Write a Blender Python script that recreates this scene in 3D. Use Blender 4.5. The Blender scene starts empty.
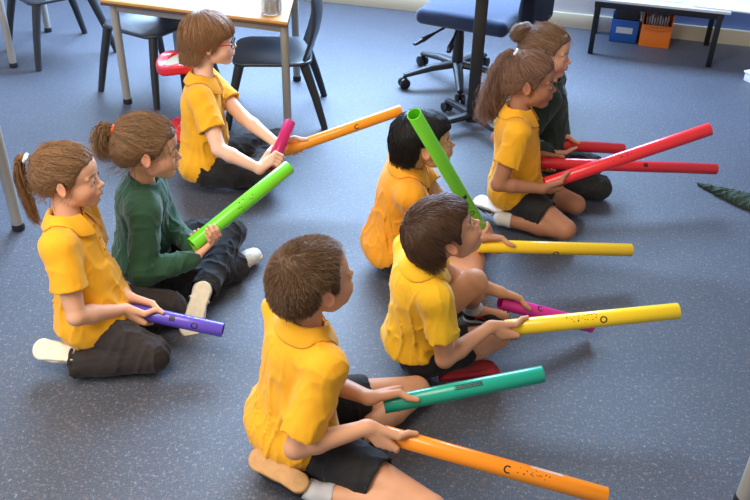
import bpy, bmesh, math, random
import numpy as np
from mathutils import Vector, Matrix
rng = np.random.default_rng(7)
random.seed(7)
SC = bpy.context.scene
COL = SC.collection
PI = math.pi
Q = 1.0            # voxel scale (1 = final quality)

# ------------------------------------------------------------------ materials
def srgb(r, g=None, b=None):
    if g is None: r, g, b = r
    f = lambda c: (c/255)/12.92 if c/255 <= .04045 else ((c/255+.055)/1.055)**2.4
    return (f(r), f(g), f(b), 1.0)

MATS = {}
def mat(name, col=(200, 200, 200), rough=.6, metal=0., bump=0., bscale=300., attr=False, sss=0., sheen=0.,
        var=0., vscale=8., coat=0., spec=.5, trans=0., stretch=None, emis=None):
    if name in MATS: return MATS[name]
    m = bpy.data.materials.new(name); m.use_nodes = True
    nt = m.node_tree; b = nt.nodes['Principled BSDF']
    c = srgb(col)
    b.inputs['Base Color'].default_value = c
    b.inputs['Roughness'].default_value = rough
    b.inputs['Metallic'].default_value = metal
    b.inputs['Specular IOR Level'].default_value = spec
    b.inputs['Coat Weight'].default_value = coat
    b.inputs['Transmission Weight'].default_value = trans
    if sheen: b.inputs['Sheen Weight'].default_value = sheen; b.inputs['Sheen Roughness'].default_value = .4
    tc = nt.nodes.new('ShaderNodeTexCoord')
    src = None
    if attr:
        a = nt.nodes.new('ShaderNodeAttribute'); a.attribute_name = 'Col'; src = a.outputs['Color']
    if var:
        n = nt.nodes.new('ShaderNodeTexNoise'); n.inputs['Scale'].default_value = vscale; n.inputs['Detail'].default_value = 4
        mp = nt.nodes.new('ShaderNodeMapping')
        if stretch: mp.inputs['Scale'].default_value = stretch
        nt.links.new(tc.outputs['Object'], mp.inputs['Vector']); nt.links.new(mp.outputs['Vector'], n.inputs['Vector'])
        mr = nt.nodes.new('ShaderNodeMapRange'); mr.inputs['From Min'].default_value = .3; mr.inputs['From Max'].default_value = .7
        mr.inputs['To Min'].default_value = 1-var; mr.inputs['To Max'].default_value = 1+var*.6
        nt.links.new(n.outputs['Fac'], mr.inputs['Value'])
        mx = nt.nodes.new('ShaderNodeVectorMath'); mx.operation = 'SCALE'
        if src: nt.links.new(src, mx.inputs[0])
        else: mx.inputs[0].default_value = c[:3]
        nt.links.new(mr.outputs['Result'], mx.inputs['Scale']); src = mx.outputs['Vector']
    if src: nt.links.new(src, b.inputs['Base Color'])
    if sss:
        b.inputs['Subsurface Weight'].default_value = sss
        b.inputs['Subsurface Radius'].default_value = (1, .35, .2); b.inputs['Subsurface Scale'].default_value = .006
    if bump:
        n = nt.nodes.new('ShaderNodeTexNoise'); n.inputs['Scale'].default_value = bscale; n.inputs['Detail'].default_value = 3
        bp = nt.nodes.new('ShaderNodeBump'); bp.inputs['Strength'].default_value = bump; bp.inputs['Distance'].default_value = .002
        nt.links.new(tc.outputs['Object'], n.inputs['Vector']); nt.links.new(n.outputs['Fac'], bp.inputs['Height'])
        nt.links.new(bp.outputs['Normal'], b.inputs['Normal'])
    MATS[name] = m
    return m

# ------------------------------------------------------------------ object helpers
def newmesh(name, V, Fc, m, parent=None, col=None, smooth=True, origin=None):
    V = np.asarray(V, dtype=np.float32).reshape(-1, 3)
    if parent is not None:
        V = V - np.array(root_loc(parent), dtype=np.float32)
        origin = None
    elif origin is not None:
        V = V - np.array(origin, dtype=np.float32)
    me = bpy.data.meshes.new(name)
    if isinstance(Fc, np.ndarray) and len(Fc):
        n, k = Fc.shape
        me.vertices.add(len(V)); me.vertices.foreach_set('co', V.ravel())
        me.loops.add(n*k); me.loops.foreach_set('vertex_index', Fc.astype(np.int32).ravel())
        me.polygons.add(n); me.polygons.foreach_set('loop_start', np.arange(0, n*k, k, dtype=np.int32))
        me.update(calc_edges=True)
    else:
        me.from_pydata([tuple(map(float, v)) for v in V], [], Fc)
    me.polygons.foreach_set('use_smooth', np.full(len(me.polygons), smooth))
    if col is not None:
        a = me.color_attributes.new('Col', 'FLOAT_COLOR', 'POINT')
        c = np.ones((len(V), 4), dtype=np.float32); c[:, :3] = col
        a.data.foreach_set('color', c.ravel())
    me.materials.append(m)
    me.update()
    o = bpy.data.objects.new(name, me); COL.objects.link(o)
    if parent is not None: o.parent = parent
    elif origin is not None: o.location = tuple(float(x) for x in origin)
    return o

def root_loc(o):
    l = np.zeros(3)
    while o is not None:
        l += np.array(o.location); o = o.parent
    return l

def tag(o, label=None, cat=None, group=None, kind=None):
    if label: o['label'] = label
    if cat: o['category'] = cat
    if group: o['group'] = group
    if kind: o['kind'] = kind
    return o

def empty(name, loc, label=None, cat=None, group=None):
    o = bpy.data.objects.new(name, None); COL.objects.link(o)
    o.location = tuple(float(x) for x in loc); o.empty_display_size = .05
    return tag(o, label, cat, group)

class MB:
    """collects simple shapes into one mesh"""
    def __init__(s): s.V = []; s.F = []; s.n = 0
    def add(s, V, F):
        V = np.asarray(V, float).reshape(-1, 3)
        s.V.append(V); s.F += [tuple(int(i)+s.n for i in f) for f in F]; s.n += len(V)
        return s
    def box(s, c, size, rot=None, bev=.004):
        bm = bmesh.new(); bmesh.ops.create_cube(bm, size=1)
        for v in bm.verts: v.co = Vector((v.co.x*size[0], v.co.y*size[1], v.co.z*size[2]))
        if bev: bmesh.ops.bevel(bm, geom=bm.edges[:], offset=min(bev, min(size)*.45), segments=2, affect='EDGES', profile=.5)
        bm.verts.index_update()
        V = np.array([v.co[:] for v in bm.verts]); F = [[v.index for v in f.verts] for f in bm.faces]; bm.free()
        if rot is not None: V = V @ np.array(rot).T
        return s.add(V+np.array(c), F)
    def tube(s, pts, r, seg=12, cap=True, flat=1.):
        pts = np.asarray(pts, float); n = len(pts)
        r = np.broadcast_to(np.asarray(r, float), (n,))
        T = np.gradient(pts, axis=0); T /= np.linalg.norm(T, axis=1)[:, None]+1e-12
        a = np.array([0, 0, 1.]) if abs(T[0][2]) < .9 else np.array([1., 0, 0])
        N = np.cross(T[0], a); N /= np.linalg.norm(N)
        V = []
        for i in range(n):
            N = N - T[i]*(N@T[i]); N /= np.linalg.norm(N)
            B = np.cross(T[i], N)
            for k in range(seg):
                an = 2*PI*k/seg
                V.append(pts[i]+r[i]*(math.cos(an)*N+math.sin(an)*B*flat))
        F = []
        for i in range(n-1):
            for k in range(seg):
                k2 = (k+1) % seg
                F.append((i*seg+k, i*seg+k2, (i+1)*seg+k2, (i+1)*seg+k))
        if cap:
            F.append(tuple(range(seg))[::-1]); F.append(tuple((n-1)*seg+k for k in range(seg)))
        return s.add(V, F)
    def lathe(s, prof, c=(0, 0, 0), seg=32, rot=None, closed=False):
        V = []; n = len(prof)
        for (r, z) in prof:
            for k in range(seg):
                a = 2*PI*k/seg; V.append((r*math.cos(a), r*math.sin(a), z))
        F = []
        for i in range(n if closed else n-1):
            j = (i+1) % n
            for k in range(seg):
                k2 = (k+1) % seg
                F.append((i*seg+k, i*seg+k2, j*seg+k2, j*seg+k))
        V = np.array(V)
        if rot is not None: V = V @ np.array(rot).T
        return s.add(V+np.array(c), F)
    def build(s, name, m, parent=None, smooth=True, origin=None, col=None):
        o = newmesh(name, np.concatenate(s.V), s.F, m, parent, smooth=smooth, origin=origin, col=col)
        if smooth:
            me = o.data; bm = bmesh.new(); bm.from_mesh(me)
            bmesh.ops.recalc_face_normals(bm, faces=bm.faces[:])
            for e in bm.edges:
                if len(e.link_faces) == 2 and e.calc_face_angle(0) > math.radians(38): e.smooth = False
            bm.to_mesh(me); bm.free()
        return o

# ------------------------------------------------------------------ signed distance modelling
LAT = rng.random((32, 32, 32)).astype(np.float32)*2-1
def vnoise(P):
    f = np.floor(P); t = (P-f).astype(np.float32); i = f.astype(np.int64) & 31; j = (i+1) & 31
    t = t*t*(3-2*t); x, y, z = t[:, 0], t[:, 1], t[:, 2]
    g = lambda a, b, c: LAT[a, b, c]
    c00 = g(i[:, 0], i[:, 1], i[:, 2])*(1-x)+g(j[:, 0], i[:, 1], i[:, 2])*x
    c10 = g(i[:, 0], j[:, 1], i[:, 2])*(1-x)+g(j[:, 0], j[:, 1], i[:, 2])*x
    c01 = g(i[:, 0], i[:, 1], j[:, 2])*(1-x)+g(j[:, 0], i[:, 1], j[:, 2])*x
    c11 = g(i[:, 0], j[:, 1], j[:, 2])*(1-x)+g(j[:, 0], j[:, 1], j[:, 2])*x
    return (c00*(1-y)+c10*y)*(1-z)+(c01*(1-y)+c11*y)*z

def A(*v): return np.array(v, dtype=float)
def nrm(v): v = np.asarray(v, float); return v/(np.linalg.norm(v)+1e-12)
def smin(a, b, k):
    if k <= 1e-6: return np.minimum(a, b)
    h = np.clip(.5+.5*(b-a)/k, 0, 1)
    return b*(1-h)+a*h-k*h*(1-h)

class S:
    """ordered list of sdf operations with spatial culling"""
    def __init__(s, frame=None): s.ops = []; s.R = np.eye(3); s.o = np.zeros(3)
    def setframe(s, R=None, o=None):
        s.R = np.eye(3) if R is None else np.asarray(R, float); s.o = np.zeros(3) if o is None else np.asarray(o, float); return s
    def w(s, p): return s.R @ np.asarray(p, float) + s.o
    def _add(s, fn, c, rad, k, mode): s.ops.append((fn, None if c is None else np.asarray(c, float), rad, k, mode)); return s
    def cone(s, a, b, ra, rb, k=.01, mode='u', cap=None, capA=None):
        a = s.w(a); b = s.w(b); ba = b-a; L2 = float(ba@ba)+1e-12; L = math.sqrt(L2)
        def fn(P):
            pa = P-a; h = np.clip(pa@ba/L2, 0, 1)
            d = np.linalg.norm(pa-h[:, None]*ba, axis=1)-(ra+(rb-ra)*h)
            if cap is not None: d = np.maximum(d, (pa@ba)/L-cap)      # keep only before distance cap along the bone
            if capA is not None: d = np.maximum(d, capA-(pa@ba)/L)
            return d
        return s._add(fn, (a+b)/2, L/2+max(ra, rb), k, mode)
    def sph(s, c, r, k=.01, mode='u'): return s.cone(c, c, r, r, k, mode)
    def ell(s, c, r, k=.01, mode='u', rot=None):
        R = s.R if rot is None else s.R @ np.asarray(rot); c = s.w(c); r = np.asarray(r, float)
        def fn(P):
            q = (P-c)@R
            k0 = np.linalg.norm(q/r, axis=1); k1 = np.linalg.norm(q/(r*r), axis=1)+1e-9
            return np.where(k0 < 1e-4, -r.min(), k0*(k0-1)/k1)
        return s._add(fn, c, r.max(), k, mode)
    def box(s, c, h, rd=.003, k=0., mode='u', rot=None):
        R = s.R if rot is None else s.R @ np.asarray(rot); c = s.w(c); h = np.asarray(h, float)-rd
        def fn(P):
            q = np.abs((P-c)@R)-h
            return np.linalg.norm(np.maximum(q, 0), axis=1)+np.minimum(q.max(axis=1), 0)-rd
        return s._add(fn, c, float(np.linalg.norm(h))+rd, k, mode)
    def plane(s, c, n, k=0.):      # keep the side n points away from
        c = s.w(c); n = nrm(s.R@np.asarray(n, float))
        return s._add(lambda P: (P-c)@n, None, 0, k, 'i')
    def fold(s, fn):               # displacement added to d
        return s._add(fn, None, 0, 0, 'd')
    def fn(s, f, c, rad, k, mode): return s._add(f, c, rad, k, mode)
    def __call__(s, P):
        P = np.asarray(P, float); d = np.full(len(P), .2)
        for fn, c, rad, k, mode in s.ops:
            if mode in 'ud' or mode == 's':
                if c is not None:
                    m = np.linalg.norm(P-c, axis=1) < rad+.03+k
                    if not m.any(): continue
                    idx = np.nonzero(m)[0]
                else: idx = slice(None)
                if mode == 'u': d[idx] = smin(d[idx], fn(P[idx]), k)
                elif mode == 's': d[idx] = -smin(-d[idx], fn(P[idx]), k)
                else: d[idx] = d[idx]+fn(P[idx])
            else:
                v = fn(P); d = -smin(-d, -v, k)
        return d
    def bounds(s):
        lo = np.full(3, 9e9); hi = -lo
        for fn, c, rad, k, mode in s.ops:
            if mode == 'u': lo = np.minimum(lo, c-rad-.01); hi = np.maximum(hi, c+rad+.01)
        return lo, hi
    def grad(s, P, e=.0015):
        g = np.stack([s(P+np.eye(3)[i]*e)-s(P-np.eye(3)[i]*e) for i in range(3)], 1)
        return g/(np.linalg.norm(g, axis=1)[:, None]+1e-9)
    def mesh(s, vox, lo=None, hi=None):
        vox = vox*Q
        l, h = s.bounds()
        lo = l if lo is None else np.maximum(l, lo); hi = h if hi is None else np.minimum(h, hi)
        c = 4; cs = vox*c
        n = np.ceil((hi-lo)/cs).astype(int)+2; lo = lo-cs*.5
        g = np.stack(np.meshgrid(*[lo[i]+cs*(np.arange(n[i])+.5) for i in range(3)], indexing='ij'), -1).reshape(-1, 3)
        f = s(g).reshape(n)
        band = np.abs(f) < cs*1.35+.004
        nf = n*c
        fine = np.repeat(np.repeat(np.repeat(f.astype(np.float32), c, 0), c, 1), c, 2)
        bi = np.argwhere(band)
        off = np.stack(np.meshgrid(*[np.arange(c)]*3, indexing='ij'), -1).reshape(-1, 3)
        idx = (bi[:, None, :]*c+off[None]).reshape(-1, 3)
        out = np.empty(len(idx), np.float32)
        for a in range(0, len(idx), 400000):
            ii = idx[a:a+400000]; out[a:a+400000] = s(lo+vox*(ii+.5))
        fine[idx[:, 0], idx[:, 1], idx[:, 2]] = out
        fine[0] = fine[-1] = .1; fine[:, 0] = fine[:, -1] = .1; fine[:, :, 0] = fine[:, :, -1] = .1
        return surfnet(fine, lo+vox*.5, vox)

def surfnet(f, o, h):
    sg = f < 0
    cnt = np.zeros(tuple(x-1 for x in f.shape), np.uint8)
    sl = lambda d, n: slice(d, n-1+d)
    for dx in (0, 1):
        for dy in (0, 1):
            for dz in (0, 1): cnt += sg[sl(dx, f.shape[0]), sl(dy, f.shape[1]), sl(dz, f.shape[2])]
    act = (cnt > 0) & (cnt < 8)
    cells = np.argwhere(act)
    vid = np.full(act.shape, -1, np.int32); vid[act] = np.arange(len(cells))
    acc = np.zeros((len(cells), 3), np.float32); w = np.zeros(len(cells), np.float32)
    corner = {}
    for dx in (0, 1):
        for dy in (0, 1):
            for dz in (0, 1): corner[dx, dy, dz] = f[cells[:, 0]+dx, cells[:, 1]+dy, cells[:, 2]+dz]
    for ax in range(3):
        for a in (0, 1):
            for b in (0, 1):
                p0 = [a, b]; p0.insert(ax, 0); p1 = list(p0); p1[ax] = 1
                v0 = corner[tuple(p0)]; v1 = corner[tuple(p1)]
                m = (v0 < 0) != (v1 < 0)
                t = np.where(m, v0/(v0-v1+1e-12), 0)
                pt = np.tile(np.array(p0, np.float32), (len(cells), 1)); pt[:, ax] = t
                acc += pt*m[:, None]; w += m
    V = o+h*(cells+acc/np.maximum(w, 1)[:, None])
    Fs = []
    for ax in range(3):
        s0 = [slice(1, -1)]*3; s0[ax] = slice(0, -1)
        s1 = list(s0); s1[ax] = slice(1, None)
        e0 = sg[tuple(s0)]; e1 = sg[tuple(s1)]
        for flip, mk in ((False, e0 & ~e1), (True, ~e0 & e1)):
            e = np.argwhere(mk)
            if not len(e): continue
            e = e+1; e[:, ax] -= 1
            u, v = (ax+1) % 3, (ax+2) % 3
            def c(du, dv):
                q = e.copy(); q[:, u] -= du; q[:, v] -= dv
                return vid[q[:, 0], q[:, 1], q[:, 2]]
            quad = np.stack([c(1, 1), c(0, 1), c(0, 0), c(1, 0)], 1)
            if flip: quad = quad[:, ::-1]
            Fs.append(quad)
    Fq = np.concatenate(Fs)
    return V, Fq[(Fq >= 0).all(1)]

def sdfobj(name, s, vox, m, parent=None, colf=None, lo=None, hi=None, origin=None):
    V, Fq = s.mesh(vox, lo, hi)
    return newmesh(name, V, Fq, m, parent, col=None if colf is None else colf(V), origin=origin)

def rotz(a): c, s = math.cos(a), math.sin(a); return np.array([[c, -s, 0], [s, c, 0], [0, 0, 1.]])
def roty(a): c, s = math.cos(a), math.sin(a); return np.array([[c, 0, s], [0, 1, 0], [-s, 0, c]])
def rotx(a): c, s = math.cos(a), math.sin(a); return np.array([[1, 0, 0], [0, c, -s], [0, s, c.real]])
R_ = math.radians
# ------------------------------------------------------------------ people
def head_frame(yaw, pitch, roll): return rotz(yaw) @ roty(-pitch) @ rotx(roll)

def head_ops(S_, o, R, h, jaw=1.):
    S_.setframe(R, o)
    E = lambda c, r, k=.01, mode='u', rot=None: S_.ell(A(*c)*h, A(*r)*h, k*h, mode, rot)
    C = lambda a, b, ra, rb, k=.01, mode='u': S_.cone(A(*a)*h, A(*b)*h, ra*h, rb*h, k*h, mode)
    E((-.016, 0, .033), (.086, .071, .075), 0)                 # cranium
    E((-.045, 0, .015), (.052, .062, .062), .02)
    E((.030, 0, .036), (.0535, .060, .052), .02)                # forehead
    E((.026, 0, -.022), (.0515, .056, .057), .02)               # face
    C((.015, .034, -.052), (.052, .012, -.0765), .020, .0135, .018)
    C((.015, -.034, -.052), (.052, -.012, -.0765), .020, .0135, .018)
    E((.063, 0, -.0745), (.0150, .0150, .0130), .018)           # chin
    for sy in (1, -1):
        E((.046, sy*.033, -.027), (.0285, .0245, .027), .020)    # cheek
        E((.0815, sy*.029, .0040), (.0130, .018, .0110), .010, 's')   # eye socket
        E((.0665, sy*.029, .002), (.0142, .0148, .0142), .004)  # lids
        E((.0795, sy*.0300, .0005), (.0075, .0112, .0046), .002, 's')  # lid opening
        C((.074, sy*.014, .018), (.066, sy*.046, .019), .0042, .0030, .014)   # brow ridge
    C((.0765, 0, .000), (.0905, 0, -.0205), .0052, .0066, .011)  # nose
    E((.0915, 0, -.0225), (.0078, .0080, .0068), .005)
    for sy in (1, -1):
        E((.0840, sy*.0090, -.0255), (.0075, .0056, .0054), .004)
        E((.0895, sy*.0048, -.0300), (.0035, .0025, .0028), .002, 's')
    C((.0765, -.011, -.046), (.0765, .011, -.046), .0115, .0115, .016)  # muzzle
    for sy in (1, -1):
        C((.0868, 0, -.0430), (.0800, sy*.0150, -.0475), .0042, .0024, .003)
        C((.0850, 0, -.0530), (.0785, sy*.0130, -.0490), .0048, .0024, .003)
    C((.0925, -.0, -.0482), (.0825, -.012, -.0482), .0010, .0007, .0015, 's')
    C((.0925, .0, -.0482), (.0825, .012, -.0482), .0010, .0007, .0015, 's')
    for sy in (1, -1):                                          # ears
        rot = rotz(sy*.42) @ roty(-.2)
        E((-.008, sy*.0745, .001), (.0165, .0062, .0255), .004, 'u', rot)
        E((-.0035, sy*.0705, -.022), (.0085, .0060, .0085), .004, 'u')
        E((-.0055, sy*.0810, .003), (.0100, .0050, .0175), .003, 's', rot)
        E((.0030, sy*.0740, -.002), (.0040, .0040, .0062), .003, 'u')
    S_.setframe()

def head_color(V, o, R, h, skin, brow):
    q = (V-o)@R/h
    c = np.tile(np.array(skin), (len(V), 1))
    n = vnoise(q*60)[:, None]*.03+vnoise(q*22)[:, None]*.04
    c = c*(1+n)
    g = lambda ctr, rad: np.exp(-(((q-np.array(ctr))/np.array(rad))**2).sum(1))[:, None]
    mixc = lambda c, t, k: c*(1-k)+np.array(t)*k
    red = np.array(skin)*np.array([1.05, .68, .62])
    for sy in (1, -1):
        c = mixc(c, red, .45*g((.06, sy*.042, -.028), (.03, .02, .02)))
        c = mixc(c, red, .5*g((-.005, sy*.079, -.005), (.02, .01, .03)))
        y = q[:, 1]*sy
        arch = .0235-((y-.030)/.030)**2*.005
        b = ((np.abs(q[:, 2]-arch) < .0032) & (y > .012) & (y < .047) & (q[:, 0] > .045))[:, None]*.75
        c = mixc(c, brow, b)
        ex = (q-np.array([.0765, sy*.030, .0005]))
        el = (ex[:, 1]/.0125)**2+(ex[:, 2]/.0062)**2
        l = ((el < 1.0) & (ex[:, 2] > .0010) & (q[:, 0] > .060))[:, None]*.8
        c = mixc(c, np.array(brow)*.5, l)
    lip = np.array(skin)*np.array([.92, .58, .54])
    m = ((np.abs(q[:, 2]+.048) < .0085*(1-(np.abs(q[:, 1])/.0175)**2)) & (np.abs(q[:, 1]) < .0175) & (q[:, 0] > .07))[:, None]*.6
    c = mixc(c, lip, m)
    return c

def grip(S_, side, a, T, Rt, n, s=1., diag=1., rev=False, open_=0.):
    """hand closed round a tube; returns the wrist"""
    T = nrm(T)*(-1 if rev else 1); n = np.asarray(n, float); en = nrm(n-T*(n@T)); et = np.cross(T, en)*(1 if side == 'R' else -1)
    def cy(phi, sx, rad): p = R_(phi); return a+T*sx*s+rad*(math.cos(p)*en+math.sin(p)*et)
    W = a+en*(Rt+.015*s)-et*.017*s-T*.053*s*diag
    rf = [.0074, .0076, .0072, .0064]; sp = [.0235, .008, -.0075, -.0215]; ln = [.95, 1.05, 1., .82]
    for i in range(4):
        r = rf[i]*s
        K = cy(34, sp[i], Rt+.0105*s)
        W_i = W+T*(sp[i]*.45)*s
        S_.cone(W_i, K, .0125*s, .0092*s, .008*s)
    for i in range(4):
        r = rf[i]*s; op = open_*(.6+.25*i)
        K = cy(34, sp[i], Rt+.0105*s)
        p1 = cy(34+54*ln[i], sp[i]+.004, Rt+.0080*s+op*.02)
        p2 = cy(34+(54+38)*ln[i], sp[i]+.005, Rt+.0068*s+op*.035)
        p3 = cy(34+(54+38+30)*ln[i], sp[i]+.005, Rt+.0058*s+op*.04)
        S_.cone(K, p1, r*1.12, r, .0025); S_.cone(p1, p2, r, r*.94, .001); S_.cone(p2, p3, r*.94, r*.78, .001)
    tm = W-et*.004*s+T*.018*s
    t0 = cy(-22, .022, Rt+.0135*s); t1 = cy(-52, .043, Rt+.0085*s); t2 = cy(-66, .062, Rt+.0062*s)
    S_.cone(tm, t0, .0125*s, .0098*s, .008*s); S_.cone(t0, t1, .0095*s, .0082*s, .002); S_.cone(t1, t2, .0082*s, .0065*s, .001)
    return W

def ik(a, b, l1, l2, pole):
    a = np.asarray(a, float); b = np.asarray(b, float); d = b-a; L = np.linalg.norm(d); u = d/L
    k = max(1., L/(l1+l2)*1.01); l1 *= k; l2 *= k
    x = (l1*l1-l2*l2+L*L)/(2*L); h = math.sqrt(max(l1*l1-x*x, 1e-8))
    p = np.asarray(pole, float); p = nrm(p-u*(p@u))
    return a+u*x+p*h

def frame_from(z, x):
    z = nrm(z); x = np.asarray(x, float); x = nrm(x-z*(x@z)); y = np.cross(z, x)
    return np.stack([x, y, z], 1)

def folds(amp, fr, seed, z0=None, zw=.12, base=.4, direc=None):
    M = np.random.default_rng(seed).normal(size=(3, 3)); M, _ = np.linalg.qr(M)
    fr = np.array(fr, float)
    def f(P):
        q = P if direc is None else P@direc
        a = vnoise(q*fr+seed*3.1+vnoise(q*fr*.6+seed)[:, None]*.9)
        b = vnoise(q*fr*2.3+seed*1.7)
        c_ = vnoise(q*fr*1.7+seed*5.3)
        v = np.clip(1-np.abs(a)*3.0, 0, 1)**1.6*1.1+np.clip(1-np.abs(c_)*3.4, 0, 1)**2*.55+b*.25-.45
        w = base
        if z0 is not None: w = base+(1-base)*np.exp(-((P[:, 2]-z0)/zw)**2)
        return -v*amp*w
    return f

HAIRLINE = {
    'short': [(-.12, -.062), (-.085, -.060), (-.045, -.038), (-.026, -.010), (-.020, .024), (.006, .026), (.012, .000), (.024, .002), (.030, .026), (.040, .052), (.052, .068), (.09, .070)],
    'bowl': [(-.12, -.078), (-.085, -.078), (-.045, -.064), (-.024, -.030), (-.010, -.012), (.008, -.020), (.022, -.012), (.036, .012), (.055, .026), (.075, .032), (.11, .032)],
    'medium': [(-.12, -.066), (-.085, -.064), (-.045, -.045), (-.028, -.010), (-.022, .026), (.008, .026), (.014, .000), (.024, .002), (.034, .028), (.050, .048), (.068, .052), (.11, .052)],
    'pony': [(-.12, -.062), (-.085, -.058), (-.045, -.034), (-.022, -.006), (-.012, .022), (.008, .020), (.020, .000), (.030, .010), (.042, .038), (.058, .058), (.09, .064)],
}
def hair_base(o, R, h, style, t0, seed):
    X, Z = zip(*HAIRLINE[style]); X = np.array(X); Z = np.array(Z)
    s = S(); s.setframe(R, o)
    E = lambda c, r, k=.01, mode='u': s.ell(A(*c)*h, A(*r)*h, k*h, mode)
    E((-.016, 0, .033), (.086+t0, .071+t0, .075+t0), 0)
    E((-.045, 0, .015), (.052+t0, .062+t0, .062+t0), .02)
    E((.028, 0, .036), (.053+t0*.8, .060+t0, .050+t0), .02)
    E((.012, 0, -.012), (.052+t0*.2, .064+t0*.8, .050), .02)
    s.cone(A(-.062, 0, -.01)*h, A(-.050, 0, -.055)*h, (.045+t0)*h, (.030+t0)*h, .02*h)
    def cut(P):
        q = (P-o)@R/h
        zh = np.interp(q[:, 0], X, Z)+vnoise(q*70+seed)*.0035
        return (zh-q[:, 2])*.62*h
    s.ops.append((cut, None, 0, .010*h, 'i'))
    def rough(P):
        q = (P-o)@R/h
        return vnoise(q*np.array([38, 60, 38.])+seed)*(-.0022 if t0 > .008 else -.0006)
    s.fold(rough)
    s.setframe()
    return s

def strands(base, o, R, h, flow, n, M, length, off, seed, jit=.35, lift=0., zmin=-1, curl=0., hang=1., trim=None):
    r = np.random.default_rng(seed)
    # roots: random directions projected on the base surface
    d = r.normal(size=(n*4, 3)); d /= np.linalg.norm(d, axis=1)[:, None]
    P = o+((d*np.array([.108, .092, .092])+np.array([-.016, 0, .03]))*h)@R.T
    for _ in range(7):
        P = P-base.grad(P)*(base(P))[:, None]*.9
    ok = np.abs(base(P)) < .002*h
    P = P[ok][:n]; n = len(P)
    L = length*h*(.7+.6*r.random(n)); st = (L/(M-1))[:, None]
    path = [P-base.grad(P)*.002]; ph = r.normal(size=(n, 3))*jit
    offn = off*h*(r.random(n)**1.5)[:, None]
    alive = np.ones(n, bool); tr = (trim[2] if trim else 0)*(.3+.9*r.random(n))
    cur = P
    for i in range(1, M):
        g = base.grad(cur)
        q = (cur-o)@R/h
        f = flow(q)@R.T
        f = f+ph*.5+np.stack([vnoise(cur*45+seed+k*9.1) for k in range(3)], 1)*jit
        below = np.clip(-(g@R[:, 2])*2.2-.25, 0, 1)[:, None]*hang        # past the lower edge hair hangs free
        f = f-g*(f*g).sum(1)[:, None]*(1-below)+g*lift-R[:, 2]*below*.8
        f /= np.linalg.norm(f, axis=1)[:, None]+1e-9
        nxt = cur+f*st
        d = base(nxt)[:, None]; g = base.grad(nxt)
        tgt = offn*(i/(M-1))**.7+.0006
        tgt = tgt+lift*h*.03*(i/(M-1))**2
        corr = np.where(d < tgt, tgt-d, np.maximum(tgt-d, -.004)*(1-lift))
        nxt = nxt+g*corr*(1-below)
        if trim is not None:
            q = (nxt-o)@R/h; alive &= q[:, 2] > np.interp(q[:, 0], trim[0], trim[1])-tr
            nxt = np.where(alive[:, None], nxt, cur+(nxt-cur)*.02)
        path.append(nxt); cur = nxt
    return np.stack(path, 1)

def strand_mesh(P, r0, taper=.75, seed=0, col=(1, 1, 1), cvar=.35, tipc=None):
    n, M, _ = P.shape
    rr = np.random.default_rng(seed)
    T = np.gradient(P, axis=1); T /= np.linalg.norm(T, axis=2)[..., None]+1e-9
    a = np.array([.31, .23, .92]); N = np.cross(T, a); N /= np.linalg.norm(N, axis=2)[..., None]+1e-9
    B = np.cross(T, N)
    t = np.linspace(0, 1, M); rad = r0*(1-taper*t**2)[None, :, None]*(.6+.8*rr.random((n, 1, 1)))
    ring = [P+rad*(math.cos(2*PI*k/3)*N+math.sin(2*PI*k/3)*B) for k in range(3)]
    V = np.stack(ring, 2).reshape(-1, 3)
    idx = np.arange(n*M*3).reshape(n, M, 3)
    Fq = []
    for k in range(3):
        k2 = (k+1) % 3
        Fq.append(np.stack([idx[:, :-1, k], idx[:, :-1, k2], idx[:, 1:, k2], idx[:, 1:, k]], -1).reshape(-1, 4))
    c = np.array(col)[None, :]*(1+cvar*rr.normal(size=(n, 1))).clip(.35, 2.2)
    C = np.repeat(c[:, None, :], M, 1)
    if tipc is not None: C = C*(1-t[None, :, None]**1.5)+np.array(tipc)*t[None, :, None]**1.5
    C = np.repeat(C[:, :, None, :], 3, 2).reshape(-1, 3)
    return V, np.concatenate(Fq), C

def wisp_curves(start, pts, n, M, spread, seed, wave=0., wfreq=3., endspread=1.):
    """bundle of strands following a polyline"""
    r = np.random.default_rng(seed)
    pts = np.asarray(pts, float); k = len(pts)
    t = np.linspace(0, 1, M)
    # smooth interpolation through the points
    base = np.stack([np.interp(t, np.linspace(0, 1, k), pts[:, j]) for j in range(3)], 1)
    for _ in range(3): base[1:-1] = (base[:-2]+2*base[1:-1]+base[2:])/4
    d = r.normal(size=(n, 3)); d /= np.linalg.norm(d, axis=1)[:, None]; d *= (r.random((n, 1))**.5)
    env = (np.sin(np.clip(t*1.25, 0, 1)*PI*.62)**.8)*(1+(endspread-1)*t)+.12
    P = base[None]+d[:, None]*spread*env[None, :, None]
    if wave:
        ph = r.random((n, 1))*1.1+np.floor(r.random((n, 1))*9)*2.1; e1 = nrm(r.normal(size=3)); e2 = nrm(np.cross(e1, pts[-1]-pts[0]))
        e1 = nrm(np.cross(e2, pts[-1]-pts[0]))
        w = wave*(t[None]*1.2).clip(0, 1)
        P = P+(w*np.sin(wfreq*2*PI*t[None]+ph))[..., None]*e1+(w*np.cos(wfreq*2*PI*t[None]+ph))[..., None]*e2
    L = r.random(n)*.3+.7
    # shorten some strands
    out = np.empty_like(P)
    for i in range(M):
        x = t[i]*L*(M-1); a = np.floor(x).astype(int).clip(0, M-2); fr = (x-a)[:, None]
        out[:, i] = P[np.arange(n), a]*(1-fr)+P[np.arange(n), a+1]*fr
    return out

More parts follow.
